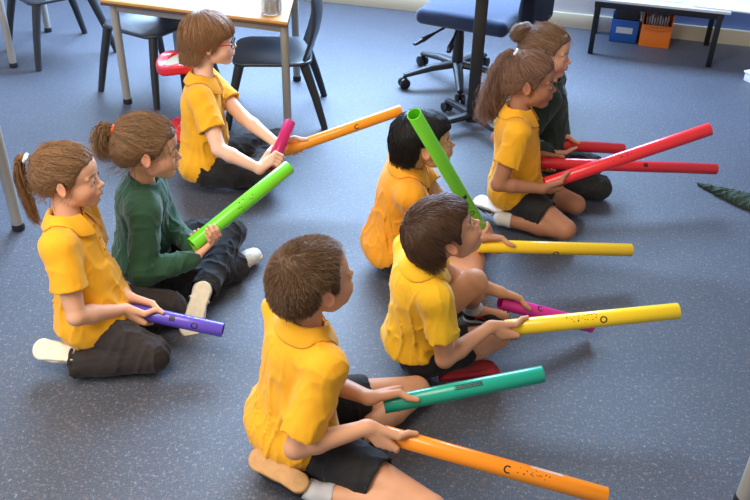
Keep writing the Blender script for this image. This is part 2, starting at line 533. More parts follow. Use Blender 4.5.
def build_hair(root, o, R, h, spec, seed):
    style = spec['style']; col = np.array(srgb(spec['col'])[:3]); t0 = spec.get('t', .008)
    b = hair_base(o, R, h, {'bun': 'pony'}.get(style, style), t0, seed)
    V, F1 = b.mesh(.0035)
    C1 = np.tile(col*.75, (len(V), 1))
    parts = [(V, F1, C1)]
    w = lambda *p: o+R@(A(*p)*h)
    HX, HZ = zip(*HAIRLINE[{'bun': 'pony'}.get(style, style)]); trim = (np.array(HX), np.array(HZ), spec.get('trim', .008))
    tipc = spec.get('tip'); tipc = None if tipc is None else np.array(srgb(tipc)[:3])
    if style in ('pony', 'bun'):
        tie = A(*spec['tie'])
        def flow(q):
            d = tie-q; d /= np.linalg.norm(d, axis=1)[:, None]+1e-9
            return d
        parts.append(strand_mesh(strands(b, o, R, h, flow, 2600, 12, .085, .004, seed, jit=.22), .0007, .5, seed, col, .34))
        # loose hairs that left the tie
        fl2 = lambda q: np.stack([-.8+0*q[:, 0], 0*q[:, 0], -.3+0*q[:, 0]], 1)
        parts.append(strand_mesh(strands(b, o, R, h, fl2, 260, 12, .07, .006, seed+5, jit=1., lift=.35), .0005, .5, seed+1, col*1.15, .3))
    elif style == 'short':
        wh = A(*spec.get('whorl', (-.055, .012, .098)))
        def flow(q):
            d = q-wh; d /= np.linalg.norm(d, axis=1)[:, None]+1e-9
            d[:, 2] -= .35
            d += np.cross(d, A(0, 0, 1))*.5*np.exp(-(np.linalg.norm(q-wh, axis=1)/.03)**2)[:, None]
            return d
        parts.append(strand_mesh(strands(b, o, R, h, flow, 11000, 5, .013, .0035, seed, jit=.35, lift=.25, trim=trim), .0006, .6, seed, col, .35))
    else:
        wh = A(*spec.get('whorl', (-.045, .01, .108)))
        def flow(q):
            d = q-wh; r = np.linalg.norm(d, axis=1)[:, None]+1e-9; d = d/r
            d[:, 2] -= spec.get('drop', .9)*np.clip(r[:, 0]/.08, 0, 1)
            d[:, 0] += spec.get('fwd', .0)
            return d
        parts.append(strand_mesh(strands(b, o, R, h, flow, spec.get('n', 5200), 12, spec['len'], spec.get('off', .008), seed, jit=spec.get('jit', .3), lift=spec.get('lift', .02), trim=trim), .0008, .6, seed, col, .34, tipc))
    for bu in spec.get('bundles', []):
        P = wisp_curves(None, [w(*p) for p in bu['pts']], bu['n'], bu.get('M', 26), bu['spread']*h, seed+bu.get('seed', 3), bu.get('wave', 0)*h, bu.get('freq', 3), bu.get('end', 1.))
        parts.append(strand_mesh(P, bu.get('r', .0008), .6, seed+9, np.array(srgb(bu.get('col', spec['col']))[:3]), .36, tipc))
    if 'bun' in spec:
        c = A(*spec['bun']); rb = spec.get('bunr', .03); r = np.random.default_rng(seed+77); n = 700; M = 22
        ax = nrm(A(-.6, 0, .8)); e1 = nrm(np.cross(ax, A(0, 1, 0))); e2 = np.cross(ax, e1)
        t = np.linspace(0, 1, M)[None]; a0 = r.random((n, 1))*2*PI; lat = (r.random((n, 1))*2-1)*1.15
        lt = lat+.35*np.sin(t*5+a0*3); an = a0+t*3.3
        rad = rb*(.86+.2*r.random((n, 1)))*(1+.10*np.sin(an*2+lat*4))
        P = c+rad[..., None]*((np.cos(lt)*np.cos(an))[..., None]*e1+(np.cos(lt)*np.sin(an))[..., None]*e2+.82*np.sin(lt)[..., None]*ax)
        P = o+(P*h)@R.T
        parts.append(strand_mesh(P, .0009, .5, seed+4, col*1.05, .35))
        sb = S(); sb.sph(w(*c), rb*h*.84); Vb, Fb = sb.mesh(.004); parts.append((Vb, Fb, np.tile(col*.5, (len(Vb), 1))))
    V = np.concatenate([p[0] for p in parts]); n = 0; Fs = []
    for p in parts: Fs.append(p[1]+n); n += len(p[0])
    C = np.concatenate([p[2] for p in parts])
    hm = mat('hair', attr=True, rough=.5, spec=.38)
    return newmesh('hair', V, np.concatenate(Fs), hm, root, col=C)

def shoe(root, heel, toe, up, L, kind):
    """heel and toe are points on the sole's underside; up points from the sole into the foot"""
    x = nrm(np.asarray(toe, float)-heel); R = frame_from(np.asarray(up, float)-x*(np.asarray(up, float)@x), x)
    o = np.asarray(heel, float); k = L/.19*(1.18 if kind == 'white' else 1.04)
    st = {'cream': ((232, 222, 200), (236, 226, 205), .62), 'white': ((240, 236, 226), (232, 222, 196), .6), 'blacktan': ((28, 27, 30), (196, 150, 96), .7),
          'redsole': ((150, 24, 34), (176, 28, 40), .6), 'blackred': ((30, 24, 28), (225, 220, 215), .6), 'grey': ((52, 60, 68), (226, 222, 212), .6),
          'dark': ((42, 44, 42), (30, 32, 30), .7), 'beads': ((46, 42, 42), (235, 228, 215), .6)}[kind]
    def P(*p): return A(*p)*k
    so = S(); so.setframe(R, o)
    so.cone(P(.030, 0, .008), P(.095, .001, .008), .027*k, .025*k, .01); so.cone(P(.095, .001, .008), P(.150, .002, .008), .027*k, .034*k, .01)
    so.plane(P(0, 0, -.0005), (0, 0, -1), .003); so.plane(P(0, 0, .017), (0, 0, 1), .003)
    up_ = S(); up_.setframe(R, o)
    up_.cone(P(.032, 0, .030), P(.120, 0, .022), .029*k, .027*k, .01); up_.cone(P(.110, 0, .022), P(.150, .002, .016), .030*k, .031*k, .02)
    up_.cone(P(.030, 0, .035), P(.045, 0, .060), .027*k, .027*k, .012)
    up_.plane(P(0, 0, .012), (0, 0, -1), .002); up_.plane(P(0, 0, .062), (-.35, 0, 1), .003)
    up_.cone(P(.050, 0, .045), P(.048, 0, .10), .018*k, .022*k, .003, 's')
    up_.fold(lambda q: vnoise(q*90)*-.0008)
    mu = mat('shoe_upper_'+kind, st[0], st[2], bump=.3, bscale=700)
    ms = mat('shoe_sole_'+kind, st[1], .65, bump=.6, bscale=260, var=.12, vscale=60)
    sh = sdfobj('shoe', up_, .003, mu, root)
    sdfobj('sole', so, .003, ms, sh)
    wl = lambda *p: o+R@P(*p)
    if kind in ('grey', 'blackred', 'cream', 'redsole', 'beads'):
        lc = {'grey': (235, 232, 225), 'blackred': (210, 30, 45), 'cream': (245, 240, 230), 'redsole': (240, 235, 230), 'beads': (240, 236, 228)}[kind]
        mb = MB()
        for i in range(4):
            xx = .085+.017*i; z = .053-.0045*i
            mb.tube([wl(xx, -.022, z-.012), wl(xx+.004, -.010, z-.001), wl(xx, 0, z+.002), wl(xx-.004, .010, z-.001), wl(xx, .022, z-.012)], .0028*k, 6)
        mb.build('lace', mat('lace_'+kind, lc, .8), sh)
    if kind == 'white':
        mb = MB(); a = np.linspace(-PI*.12, PI*1.12, 12)
        mb.tube([wl(.058+.004*math.sin(t), .029*math.cos(t), .030+.034*math.sin(t)) for t in a], .006*k, 8, flat=.5)
        mb.build('strap', mu, sh)
    if kind in ('grey', 'blackred'):
        mb = MB()
        for sy in (1, -1):
            mb.tube([wl(.05, sy*.0295, .022), wl(.075, sy*.030, .035), wl(.10, sy*.0305, .022), wl(.125, sy*.032, .03)], .0032*k, 6)
        mb.build('side_stripe', mat('stripe_'+kind, (228, 226, 220) if kind == 'grey' else (205, 28, 48), .6), sh)
    return sh, R

def eyes(root, ho, hf, h, gaze):
    for sy in (1, -1):
        mb = MB(); r = .0122*h
        prof = [(max(r*math.sin(t), 1e-5), r*math.cos(t)) for t in np.linspace(0, PI, 22)]
        mb.lathe(prof, seg=24)
        V = np.concatenate(mb.V); gz = nrm(A(1, sy*.05-.04, gaze))
        Rz = frame_from(gz, A(0, 0, 1)); ang = np.arccos(np.clip(V[:, 2]/r, -1, 1))
        c = np.where(ang[:, None] < .22, np.array([[.004, .004, .004]]), np.where(ang[:, None] < .50, np.array([[.06, .03, .015]]), np.array([[.75, .72, .70]])))
        V = ho+(A(.0685, sy*.029, .0008)*h+V@Rz.T)@hf.T
        newmesh('eye', V, mb.F, mat('eyeball', attr=True, rough=.12, spec=.6), root, col=c)

def person(sp):
    seed = sp['seed']; s = sp.get('s', 1.); P = A(*sp['pelvis']); C7 = A(*sp['c7']); yaw = R_(sp['yaw'])
    root = empty('person', (P[0], P[1], 0), sp['label'], 'person')
    u = nrm(C7-P); f0 = A(math.cos(yaw), math.sin(yaw), 0); lat = nrm(np.cross(u, f0)); f = np.cross(lat, u)
    Rt = np.stack([f, lat, u], 1); L = np.linalg.norm(C7-P)
    hf = head_frame(R_(sp['hyaw']), R_(sp.get('hpitch', 0)), R_(sp.get('hroll', 0))); h = sp.get('hs', 1.)*s; ho = A(*sp['head'])
    skin = np.array(srgb(sp['skin'])[:3])
    sdx = sp.get('shw', .113)*s
    sh = {'R': C7-lat*sdx-u*.038*s+f*.014, 'L': C7+lat*sdx-u*.038*s+f*.014}
    for k_, v_ in sp.get('shoff', {}).items(): sh[k_] = sh[k_]+A(*v_)
    hipy = .062*s
    hip = {'R': P-lat*hipy-u*.01+f*.01, 'L': P+lat*hipy-u*.01+f*.01}
    B = S()
    # torso
    B.setframe(Rt, P)
    B.ell((0, 0, 0), A(.078, .105, .075)*s, .02); B.ell((.004, 0, .13*s), A(.070, .092, .10)*s, .05); B.ell((0, 0, .24*s), A(.068, .100, .09)*s, .05)
    B.setframe()
    B.cone(sh['R']-f*.01, sh['L']-f*.01, .036*s, .036*s, .03)
    nb = C7+f*.012; nt = ho+hf@(A(-.030, 0, -.035)*h)
    B.cone(nb-u*.03, nt, .039*s, .035*s, .012)
    # legs
    an = {}
    for sd in 'RL':
        kn = A(*sp['knee'+sd]); ak = A(*sp['ank'+sd]); an[sd] = ak
        B.cone(hip[sd], kn, .066*s, .041*s, .02); 
        mid = kn*.62+ak*.38+nrm(np.cross(ak-kn, lat))*0
        B.cone(kn, mid, .040*s, .040*s, .006); B.cone(mid, ak, .040*s, .0235*s, .012)
        he, to, upv = [A(*q) for q in sp['foot'+sd]]
        x = nrm(to-he); up_ = nrm(upv-x*(upv@x))
        B.cone(ak, he+x*.04*s+up_*.04, .024*s, .024*s, .01); B.cone(he+x*.04*s+up_*.036, he+x*.14*s+up_*.024, .022*s, .019*s, .01)
        B.cone(he+x*.03*s+up_*.034, he+x*.04*s+up_*.036, .022*s, .022*s, .01)
    # arms
    wr = {}; el = {}
    for sd in 'RL':
        g = sp['hand'+sd]; tb = TUBES[g['tube']]
        T = nrm(tb['b']-tb['a']); a = tb['a']+T*g['at']
        W = grip(B, sd, a, T, tb['r'], A(*g['n']), s*1.0, g.get('diag', 1.), g.get('rev', False), g.get('open', 0.))
        wr[sd] = W
        e = ik(sh[sd], W, sp.get('arm', (.205, .175))[0]*s, sp.get('arm', (.205, .175))[1]*s, A(*g.get('pole', (-.2, (-.35 if sd == 'R' else .35), -1))))
        el[sd] = e
        B.cone(sh[sd], e, .037*s, .027*s, .012); m = e*.7+W*.3
        B.cone(e, m, .0275*s, .0275*s, .008); B.cone(m, W, .0275*s, .0185*s, .01)
        if np.linalg.norm(sh[sd]-W) > sum(sp.get('arm', (.205, .175)))*s: print('ARM REACH', sp['name'], sd, round(float(np.linalg.norm(sh[sd]-W)), 3), 'max', .38*s)
    for sd in 'RL':
        print('  ', sp['name'], sd, 'thigh', round(float(np.linalg.norm(hip[sd]-A(*sp['knee'+sd]))), 3), 'shank', round(float(np.linalg.norm(A(*sp['knee'+sd])-an[sd])), 3), 'sh px', sh[sd].round(3))
    head_ops(B, ho, hf, h)
    brow = np.array(srgb(sp['hair']['col'])[:3])*.5
    def colf(V):
        dh = np.linalg.norm(V-ho, axis=1) < .125*h
        c = np.tile(skin, (len(V), 1))*(1+vnoise(V*40)[:, None]*.05+vnoise(V*12)[:, None]*.05)
        c[dh] = head_color(V[dh], ho, hf, h, skin, brow)
        return c
    sk = mat('skin', attr=True, rough=.52, sss=.18, spec=.4, bump=.12, bscale=900)
    lo = A(-9, -9, .004)
    sdfobj('body', B, .0026, sk, root, colf, lo=lo)
    eyes(root, ho, hf, h, sp.get('gaze', .05))
    build_hair(root, ho, hf, h, sp['hair'], seed)
    # ---- top
    tp = sp['top']; inf = tp.get('inf', .012)
    T = S(); T.setframe(Rt, P)
    flare = tp.get('flare', .0)
    T.ell((-.004, 0, .005), A(.080+inf+flare, .108+inf+flare, .100)*s, .02)
    T.ell((.006, 0, .12*s), A(.074+inf+flare*.35, .094+inf+flare*.15, .11)*s, .05)
    T.ell((.0, 0, .24*s), A(.070+inf, .098+inf, .10)*s, .05)
    T.setframe()
    T.cone(sh['R']-f*.012, sh['L']-f*.012, (.036+inf*.75)*s, (.036+inf*.75)*s, .035)
    T.cone(nb-u*.05, nb-u*.005, (.052+inf*.5)*s, .043*s, .03)
    sweater = tp['kind'] == 'sweater'
    for sd in 'RL':
        a, b = sh[sd], el[sd]; Lu = np.linalg.norm(b-a)
        if sweater:
            T.cone(a, b, .054*s, .047*s, .03)
            w2 = b+(wr[sd]-b)*.90; T.cone(b, w2, .047*s, .034*s, .02)
            cc = b+(wr[sd]-b)*.97; T.cone(b+(wr[sd]-b)*.80, cc, .028*s, .0255*s, .006)
        else:
            cl = tp.get('sleeve', .62)
            bb = b-(b-a)*0
            T.cone(a, bb, .047*s, (.050+inf*.4)*s, .022, cap=Lu*cl)
    zf = P[2]+.02
    T.fold(folds(tp.get('fold', .006)*.85, (20, 20, 9), seed, z0=P[2]+.07, zw=.12, base=.38))
    if sweater: T.fold(folds(.0028, (14, 14, 22), seed+2, base=1.))
    # hem, neck hole, sleeve mouths
    hz = A(*tp['hem']) if 'hem' in tp else P+A(0, 0, -.035)
    T.plane(hz, A(*tp.get('hemn', (.25*f0[0], .25*f0[1], -1))), .006)
    T.cone(nb-u*.012, nb+u*.12, .043*s, .050*s, .004, 's')
    if not sweater:
        for sd in 'RL':
            a, b = sh[sd], el[sd]; Lu = np.linalg.norm(b-a); cl = tp.get('sleeve', .62)
            T.cone(a, a+(b-a)*1.2, .038*s, .043*s+inf*.1, .002, 's', capA=Lu*cl-.016)
    T.plane(A(0, 0, .006), A(0, 0, -1), .003)
    cm = mat(tp['mat'], tp['col'], .82, bump=.35, bscale=520, sheen=.25, var=.07, vscale=14)
    top = sdfobj('sweater' if sweater else 'polo_shirt', T, .004, cm, root)
    if sweater:
        mb = MB(); ring = []
        for t in np.linspace(0, 2*PI, 33): ring.append(nb+u*(.012-.016*math.cos(t))+(f*math.cos(t)*.046+lat*math.sin(t)*.050)*s)
        mb.tube(ring, .0075*s, 8, cap=False); mb.build('neck_band', cm, top)
    else:
        prof = [(.0455, -.016), (.0440, .014), (.0475, .024), (.054, .022), (.066, .006), (.080, -.012), (.0795, -.0155), (.064, .001), (.053, .014), (.0485, .010)]
        V = []; M = 60; n = len(prof)
        for i in range(M):
            t = -PI+R_(17)+(2*PI-2*R_(17))*i/(M-1); t = t+PI     # 0 = front, open there
            ca = (1+math.cos(t))/2; fr = max(0, ca-.5)*2
            for j, (r, z) in enumerate(prof):
                rr = r*s; zz = z*s
                if 4 <= j <= 7: rr *= 1+.06*fr; zz -= (.026*fr*s if j in (5, 6) else .010*fr*s)
                zz -= .020*fr*s
                dirv = f*math.cos(t)*.95+lat*math.sin(t)*1.05
                V.append(nb+u*(.006+zz)+dirv*rr)
        V = np.array(V)
        for _ in range(4):
            for sel, mn in ((np.arange(len(V)) % n == 5, .0050), (np.arange(len(V)) % n == 6, .0022), (np.arange(len(V)) % n == 4, .0055), (np.arange(len(V)) % n == 7, .0025)):
                q = V[sel]; d = T(q); g = T.grad(q); V[sel] = q+g*np.where(d < mn, mn-d, 0)[:, None]*.7+g*np.where(d > mn+.010, mn+.010-d, 0)[:, None]*.5
        Fq = []
        for i in range(M-1):
            for j in range(n): Fq.append((i*n+j, i*n+(j+1) % n, (i+1)*n+(j+1) % n, (i+1)*n+j))
        Fq.append(tuple(range(n))); Fq.append(tuple((M-1)*n+j for j in range(n))[::-1])
        newmesh('collar', V, Fq, cm, top)
        # placket and buttons lie on the chest
        pts = []
        for k in range(7):
            q = (nb-u*(.018+.020*k)*s+f*.10)[None]
            for _ in range(12): q = q-f[None]*T(q)[:, None]*.8
            pts.append(q[0]+f*.0012)
        mb = MB(); V = []; 
        for q in pts:
            for w_ in (-.013, -.011, .011, .013): V.append(q+lat*w_*s+f*(.0018 if abs(w_) < .012 else -.001))
        Fq = [(i*4+j, i*4+j+1, i*4+5+j, i*4+4+j) for i in range(6) for j in range(3)]
        pl = newmesh('placket', V, Fq, cm, top)
        for k in (1, 3, 5):
            mb = MB(); mb.lathe([(1e-5, .0026), (.004, .0026), (.0052, .0015), (.0052, 0), (1e-5, 0)], c=pts[k]+f*.002, seg=14, rot=frame_from(f, u))
            mb.build('button', mat('button', (205, 150, 40), .4), pl)
        if sp.get('crestless', True) is False: pass
    # ---- bottoms
    bt = sp['bottom']; D = S(); D.setframe(Rt, P)
    D.ell((0, 0, -.004), A(.080, .108, .076)*s, .02); D.setframe()
    if bt['kind'] == 'shorts':
        for sd in 'RL':
            kn = A(*sp['knee'+sd]); Lt = np.linalg.norm(kn-hip[sd]); c_ = bt.get('len', .55)
            D.cone(hip[sd], kn, .073*s, .060*s, .02, cap=Lt*c_)
        D.fold(folds(.0035, (20, 20, 10), seed+8, base=1.))
        for sd in 'RL':
            kn = A(*sp['knee'+sd]); Lt = np.linalg.norm(kn-hip[sd]); c_ = bt.get('len', .55)
            D.cone(hip[sd], kn+(kn-hip[sd])*.1, .070*s, .050*s, .002, 's', capA=Lt*c_-.014)
    else:
        for sd in 'RL':
            kn = A(*sp['knee'+sd]); ak = an[sd]
            D.cone(hip[sd], kn, .071*s, bt.get('kr', .055)*s, .02)
            e_ = ak+nrm(ak-kn)*.022; Ls = np.linalg.norm(e_-kn)
            D.cone(kn, e_, bt.get('kr', .055)*.96*s, bt.get('cuff', .046)*s, .010, cap=Ls)
        D.fold(folds(.0040, (20, 20, 9), seed+8, base=1.))
        D.fold(folds(.0022, (9, 26, 26), seed+9, base=1., direc=Rt))
        for sd in 'RL':
            kn = A(*sp['knee'+sd]); ak = an[sd]; e_ = ak+nrm(ak-kn)*.022; Ls = np.linalg.norm(e_-kn)
            D.cone(kn, e_+(ak-kn)*.1, .045*s, bt.get('cuff', .046)*s-.006, .002, 's', capA=Ls-.015)
    D.plane(A(0, 0, .004), A(0, 0, -1), .006)
    bm_ = mat(bt['mat'], bt['col'], .85, bump=.3, bscale=480, sheen=.15, var=.08, vscale=12)
    sdfobj(bt['kind'], D, .004, bm_, root)
    # ---- shoes and socks
    for sd in 'RL':
        kd = sp['shoe'+sd]
        if not kd: continue
        he, to, upv = [A(*q) for q in sp['foot'+sd]]
        shoe(root, he, to, upv, np.linalg.norm(to-he), kd)
        sc = sp.get('sock'+sd)
        if sc:
            x = nrm(to-he); up_ = nrm(upv-x*(upv@x)); k_ = S(); ak = an[sd]; kn = A(*sp['knee'+sd])
            q0 = he+x*.04*s+up_*.045; q1 = ak+nrm(kn-ak)*.045*s
            k_.cone(q0, ak, .028*s, .0265*s, .01); k_.cone(ak, q1, .0265*s, .031*s, .01); k_.fold(lambda q: vnoise(q*np.array([60, 60, 60.]))*-.0015)
            k_.plane(q1, nrm(q1-ak), .004)
            sdfobj('sock', k_, .003, mat('sock_%d' % sc[0], sc, .9, bump=.4, bscale=600), root)
    # ---- extras
    w = lambda *p: ho+hf@(A(*p)*h)
    for tie in sp.get('ties', []):
        mb = MB(); c, ax, r, rr = tie['c'], nrm(A(*tie['ax'])), tie['r'], tie['w']
        e1 = nrm(np.cross(ax, A(0, 1, .1))); e2 = np.cross(ax, e1)
        mb.tube([w(*(A(*c)+r*(math.cos(t)*e1+math.sin(t)*e2))) for t in np.linspace(0, 2*PI, 25)], rr, 8, cap=False)
        for q in tie.get('beads', []): mb.lathe([(max(.0065*math.sin(t), 1e-5), .0065*math.cos(t)) for t in np.linspace(0, PI, 10)], c=w(*q), seg=12)
        mb.build('hair_tie', mat(tie['mat'], tie['col'], .5), root)
    if sp.get('glasses'):
        fr_ = MB(); ls = []
        for sy in (1, -1):
            ring = [w(.0915-.006*((.021*math.cos(t))/.021 if True else 0)*0-.010*abs(math.cos(t)*.5+.5 if sy > 0 else math.cos(t)*.5-.5), sy*0+(.031*sy)+.0225*math.cos(t), .000+.0165*math.sin(t)) for t in np.linspace(0, 2*PI, 29)]
            fr_.tube(ring, .0017, 8, cap=False); ls.append(ring)
        fr_.tube([w(.0915, -.010, .004), w(.0965, 0, .008), w(.0915, .010, .004)], .0016, 8)
        go = fr_.build('glasses', mat('frame_black', (22, 20, 26), .3), root)
        for sy in (1, -1):
            tm = MB(); tm.tube([w(.083, sy*.0525, .004), w(.076, sy*.0665, .006), w(.040, sy*.0735, .006), w(.000, sy*.0800, .008), w(-.018, sy*.0810, .002), w(-.028, sy*.0800, -.012)], .0022, 8)
            tag(tm.build('temple_arm', mat('frame_red', (190, 30, 40), .3), go), 'red temple arm')
        for ring in ls:
            newmesh('lens', ring[:-1], [tuple(range(len(ring)-1))], mat('lens', (250, 252, 255), .02, trans=1.), go)
    if sp.get('necklace'):
        pass
    return root
# ------------------------------------------------------------------ camera
FPX = 860.; TH = R_(33.5); RL = R_(1.4); CH = 1.74
Fv = A(0, math.cos(TH), -math.sin(TH)); U0 = A(0, math.sin(TH), math.cos(TH)); R0 = A(1, 0, 0)
Rv = math.cos(RL)*R0+math.sin(RL)*U0; Uv = math.cos(RL)*U0-math.sin(RL)*R0
def at(x, y, h):            # point of height h seen at photo pixel x, y
    d = Fv+Rv*(x-375)/FPX-Uv*(y-250)/FPX
    return A(0, 0, CH)+d*(h-CH)/d[2]
cam = bpy.data.cameras.new('camera'); co = bpy.data.objects.new('camera', cam); COL.objects.link(co)
cam.sensor_width = 36; cam.lens = FPX/750*36; cam.clip_start = .05
M4 = Matrix(((Rv[0], Uv[0], -Fv[0], 0), (Rv[1], Uv[1], -Fv[1], 0), (Rv[2], Uv[2], -Fv[2], CH), (0, 0, 0, 1)))
co.matrix_world = M4; SC.camera = co

# ------------------------------------------------------------------ percussion tubes
def T3(a, b, col, label, r=.0222, marks=(), cut=0.):
    return dict(a=np.asarray(a, float), b=np.asarray(b, float), col=col, label=label, r=r, marks=marks)
TUBES = {
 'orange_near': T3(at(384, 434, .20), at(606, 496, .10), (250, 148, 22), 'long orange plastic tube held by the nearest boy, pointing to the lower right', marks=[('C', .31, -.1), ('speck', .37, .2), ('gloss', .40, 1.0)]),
 'teal': T3(at(384, 405, .20), at(543, 374, .27), (14, 160, 134), 'teal green plastic tube in the nearest boy\'s far hand, with a dark printed label', marks=[('label', .22, .35)]),
 'purple': T3(at(124, 309, .15), at(223, 330, .10), (98, 76, 196), 'short purple plastic tube held by the girl with the long ponytail at left', marks=[('sq', .15, .1), ('O', .22, -.25), ('speck', .19, .9)]),
 'green_left': T3(at(192, 245, .22), at(289, 167, .36), (120, 224, 50), 'bright green plastic tube held up by the girl in the green jumper', r=.0245, marks=[('speck', .22, .1)]),
 'magenta_up': T3(at(271, 169, .20), at(290, 122, .32), (196, 28, 96), 'short magenta tube held upright by the boy with glasses', marks=[('sq', .05, .2)]),
 'orange_far': T3(at(284, 151, .20), at(401, 110, .33), (250, 158, 30), 'orange plastic tube held out by the boy with glasses behind', marks=[('C', .30, -.2)]),
 'green_mid': T3(at(486, 236, .16), at(414, 114, .73), (122, 226, 48), 'bright green plastic tube raised in front of the black-haired boy\'s face', r=.021, marks=[('sq', .27, .2), ('O', .18, -.1)]),
 'yellow_far': T3(at(478, 246, .15), at(631, 250, .11), (250, 206, 30), 'yellow plastic tube of the black-haired boy, farther of the two yellow tubes', marks=[('O', .27, -1.0)]),
 'yellow_near': T3(at(505, 328, .19), at(678, 311, .24), (252, 214, 30), 'yellow plastic tube held by the brown-haired boy, nearer of the two yellow tubes', r=.0240, marks=[('O', .28, -.15), ('speck', .20, .3), ('speck', .24, .8)]),
 'magenta_low': T3(at(500, 302, .15), at(592, 326, .04), (222, 44, 150), 'magenta plastic tube pointing down to the carpet behind the nearer yellow tube', marks=[('C', .13, .6)]),
 'red_flat': T3(at(540, 163, .20), at(716, 169, .15), (228, 40, 52), 'long red plastic tube held level by the girl with long curly hair', r=.0218, marks=[('sq', .42, .3)]),
 'red_up': T3(at(545, 184, .20), at(710, 129, .40), (240, 48, 56), 'red plastic tube raised to the right by the curly-haired girl, crossing the level one', r=.0245, marks=[('speck', .3, .2)]),
 'red_short': T3(at(548, 144, .22), at(623, 149, .17), (205, 32, 44), 'short red plastic tube held by the girl with the hair bun', marks=[('C', .10, .3)]),
}
def tube_obj(t):
    a, b, r = t['a'], t['b'], t['r']; T = nrm(b-a); L = np.linalg.norm(b-a)
    view = nrm(A(0, 0, CH)-(a+b)/2); e1 = nrm(view-T*(view@T)); e2 = np.cross(T, e1)   # e1: side of the tube the print is on
    mb = MB(); prof = [(r-.0022, 0), (r-.0004, 0), (r, .0006), (r, L-.0006), (r-.0004, L), (r-.0022, L)]
    V = []; seg = 40
    prof = prof+[(r-.0022, L*.5)]
    rot = np.stack([e1, e2, T], 1)
    mb.lathe(prof, c=a, seg=seg, rot=rot, closed=True)
    o = mb.build('percussion_tube', mat('tube_%d_%d_%d' % t['col'], t['col'], .30, spec=.5, coat=.25, sss=.0), origin=a)
    tag(o, t['label'], 'tube', 'plastic percussion tubes')
    up = 1. if (e2@Uv) > 0 else -1.
    def wrap(u, v, k=.0004):     # u along the axis, v round the tube (metres, + = up in the photo)
        an = up*v/r; return a+T*u+(math.cos(an)*e1+math.sin(an)*e2)*(r+k)
    D = MB()
    def patch(u0, u1, v0, v1):
        nn = max(2, int(abs(v1-v0)/.002)+1); V = []; Fq = []
        for i in range(nn+1):
            v = v0+(v1-v0)*i/nn; V += [wrap(u0, v), wrap(u1, v), wrap(u0, v, .0001), wrap(u1, v, .0001)]
        for i in range(nn): q = i*4; Fq += [(q, q+1, q+5, q+4), (q+2, q+6, q+7, q+3)]
        D.add(V, Fq)
    rr = np.random.default_rng(int(L*1e4))
    def done():
        if D.n: tag(D.build('printed_mark', mat('print_black', (24, 22, 30), .5), o), 'black printed mark')
        D.V = []; D.F = []; D.n = 0
    for kind, u, v in t['marks']:
        done()
        u = min(u, L-.04); v = v*r
        if kind in 'OC':
            g = [] ; a0, a1 = (0, 2*PI) if kind == 'O' else (R_(50), R_(310))
            n = 30; V = []; Fq = []
            for i in range(n+1):
                t_ = a0+(a1-a0)*i/n
                for q in (.0068, .0105): V.append(wrap(u+q*math.cos(t_), v+q*.95*math.sin(t_)))
            for i in range(n): Fq.append((i*2, i*2+1, i*2+3, i*2+2))
            D.add(V, Fq)
        elif kind == 'sq':
            for i in range(4): patch(u-.008+i*.0045, u-.0045+i*.0045, v-.008, v+.008)
            patch(u-.008, u+.008, v-.0015, v+.0015)
        elif kind == 'speck':
            for i in range(16): 
                uu = u+rr.normal()*.02; vv = v+rr.normal()*.007; patch(uu, uu+.0016+rr.random()*.002, vv, vv+.0016+rr.random()*.002)
        elif kind == 'label':
            w = .036
            patch(u-w, u+w, v-.0065, v-.0042); patch(u-w, u+w, v+.0042, v+.0065); patch(u-w, u-w+.0016, v-.0065, v+.0065); patch(u+w-.0016, u+w, v-.0065, v+.0065)
            x = u-w+.004
            while x < u+w-.004:
                k = .002+rr.random()*.003; patch(x, x+k, v-.003, v+.003); x += k+.0009
            
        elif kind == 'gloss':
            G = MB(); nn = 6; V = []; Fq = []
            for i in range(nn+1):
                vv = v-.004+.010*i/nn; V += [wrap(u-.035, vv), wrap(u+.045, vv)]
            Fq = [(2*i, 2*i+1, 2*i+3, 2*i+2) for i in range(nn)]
            G.add(V, Fq); tag(G.build('gloss_strip', mat('sticker', (225, 190, 175), .1, spec=.8), o), 'pale painted gloss strip')  # no sticker: gloss highlight painted on as a pale strip
    done()
    return o
for t in TUBES.values(): tube_obj(t)

# ------------------------------------------------------------------ the children
YEL = dict(kind='polo', mat='yellow_polo', col=(246, 176, 22))
GRN = dict(kind='sweater', mat='green_sweater', col=(36, 76, 52))
SH = dict(kind='shorts', mat='black_shorts', col=(26, 25, 27))
TR = dict(kind='trousers', mat='black_trousers', col=(30, 28, 30))
def foot(heel, toe, up): return [heel, toe, up]
KIDS = []
# nearest boy
KIDS.append(dict(name='front', seed=11, s=1.02, pelvis=(-.205, 1.635, .105), c7=(-.172, 1.628, .440), yaw=32, head=(-.140, 1.655, .550), hyaw=32, hpitch=10, arm=(.225, .18),
    skin=(214, 158, 122), hair=dict(style='short', col=(110, 82, 56), t=.0045, trim=.003, whorl=(-.06, .01, .09)),
    label='boy with cropped brown hair nearest the camera, holding an orange and a teal tube',
    kneeR=(.150, 1.400, .055), ankR=(-.13, 1.455, .045), footR=foot((-.15, 1.445, .075), (-.305, 1.535, .095), (.25, .35, -.9)),
    kneeL=(.125, 1.825, .055), ankL=(-.05, 1.62, .05), footL=foot((-.03, 1.66, .02), (-.10, 1.50, .02), (0, 0, 1)),
    handR=dict(tube='orange_near', at=.012, n=(-.2, -.75, .45), pole=(-.6, -.35, -1)), handL=dict(tube='teal', at=.022, n=(-.1, .25, 1), pole=(-.4, .5, -1)),
    top=dict(YEL, flare=.024, fold=.008, sleeve=.80, hem=(-.2, 1.63, .045)), bottom=dict(SH, len=.60), shoeR='blacktan', shoeL='blacktan', sockR=(190, 190, 192)))
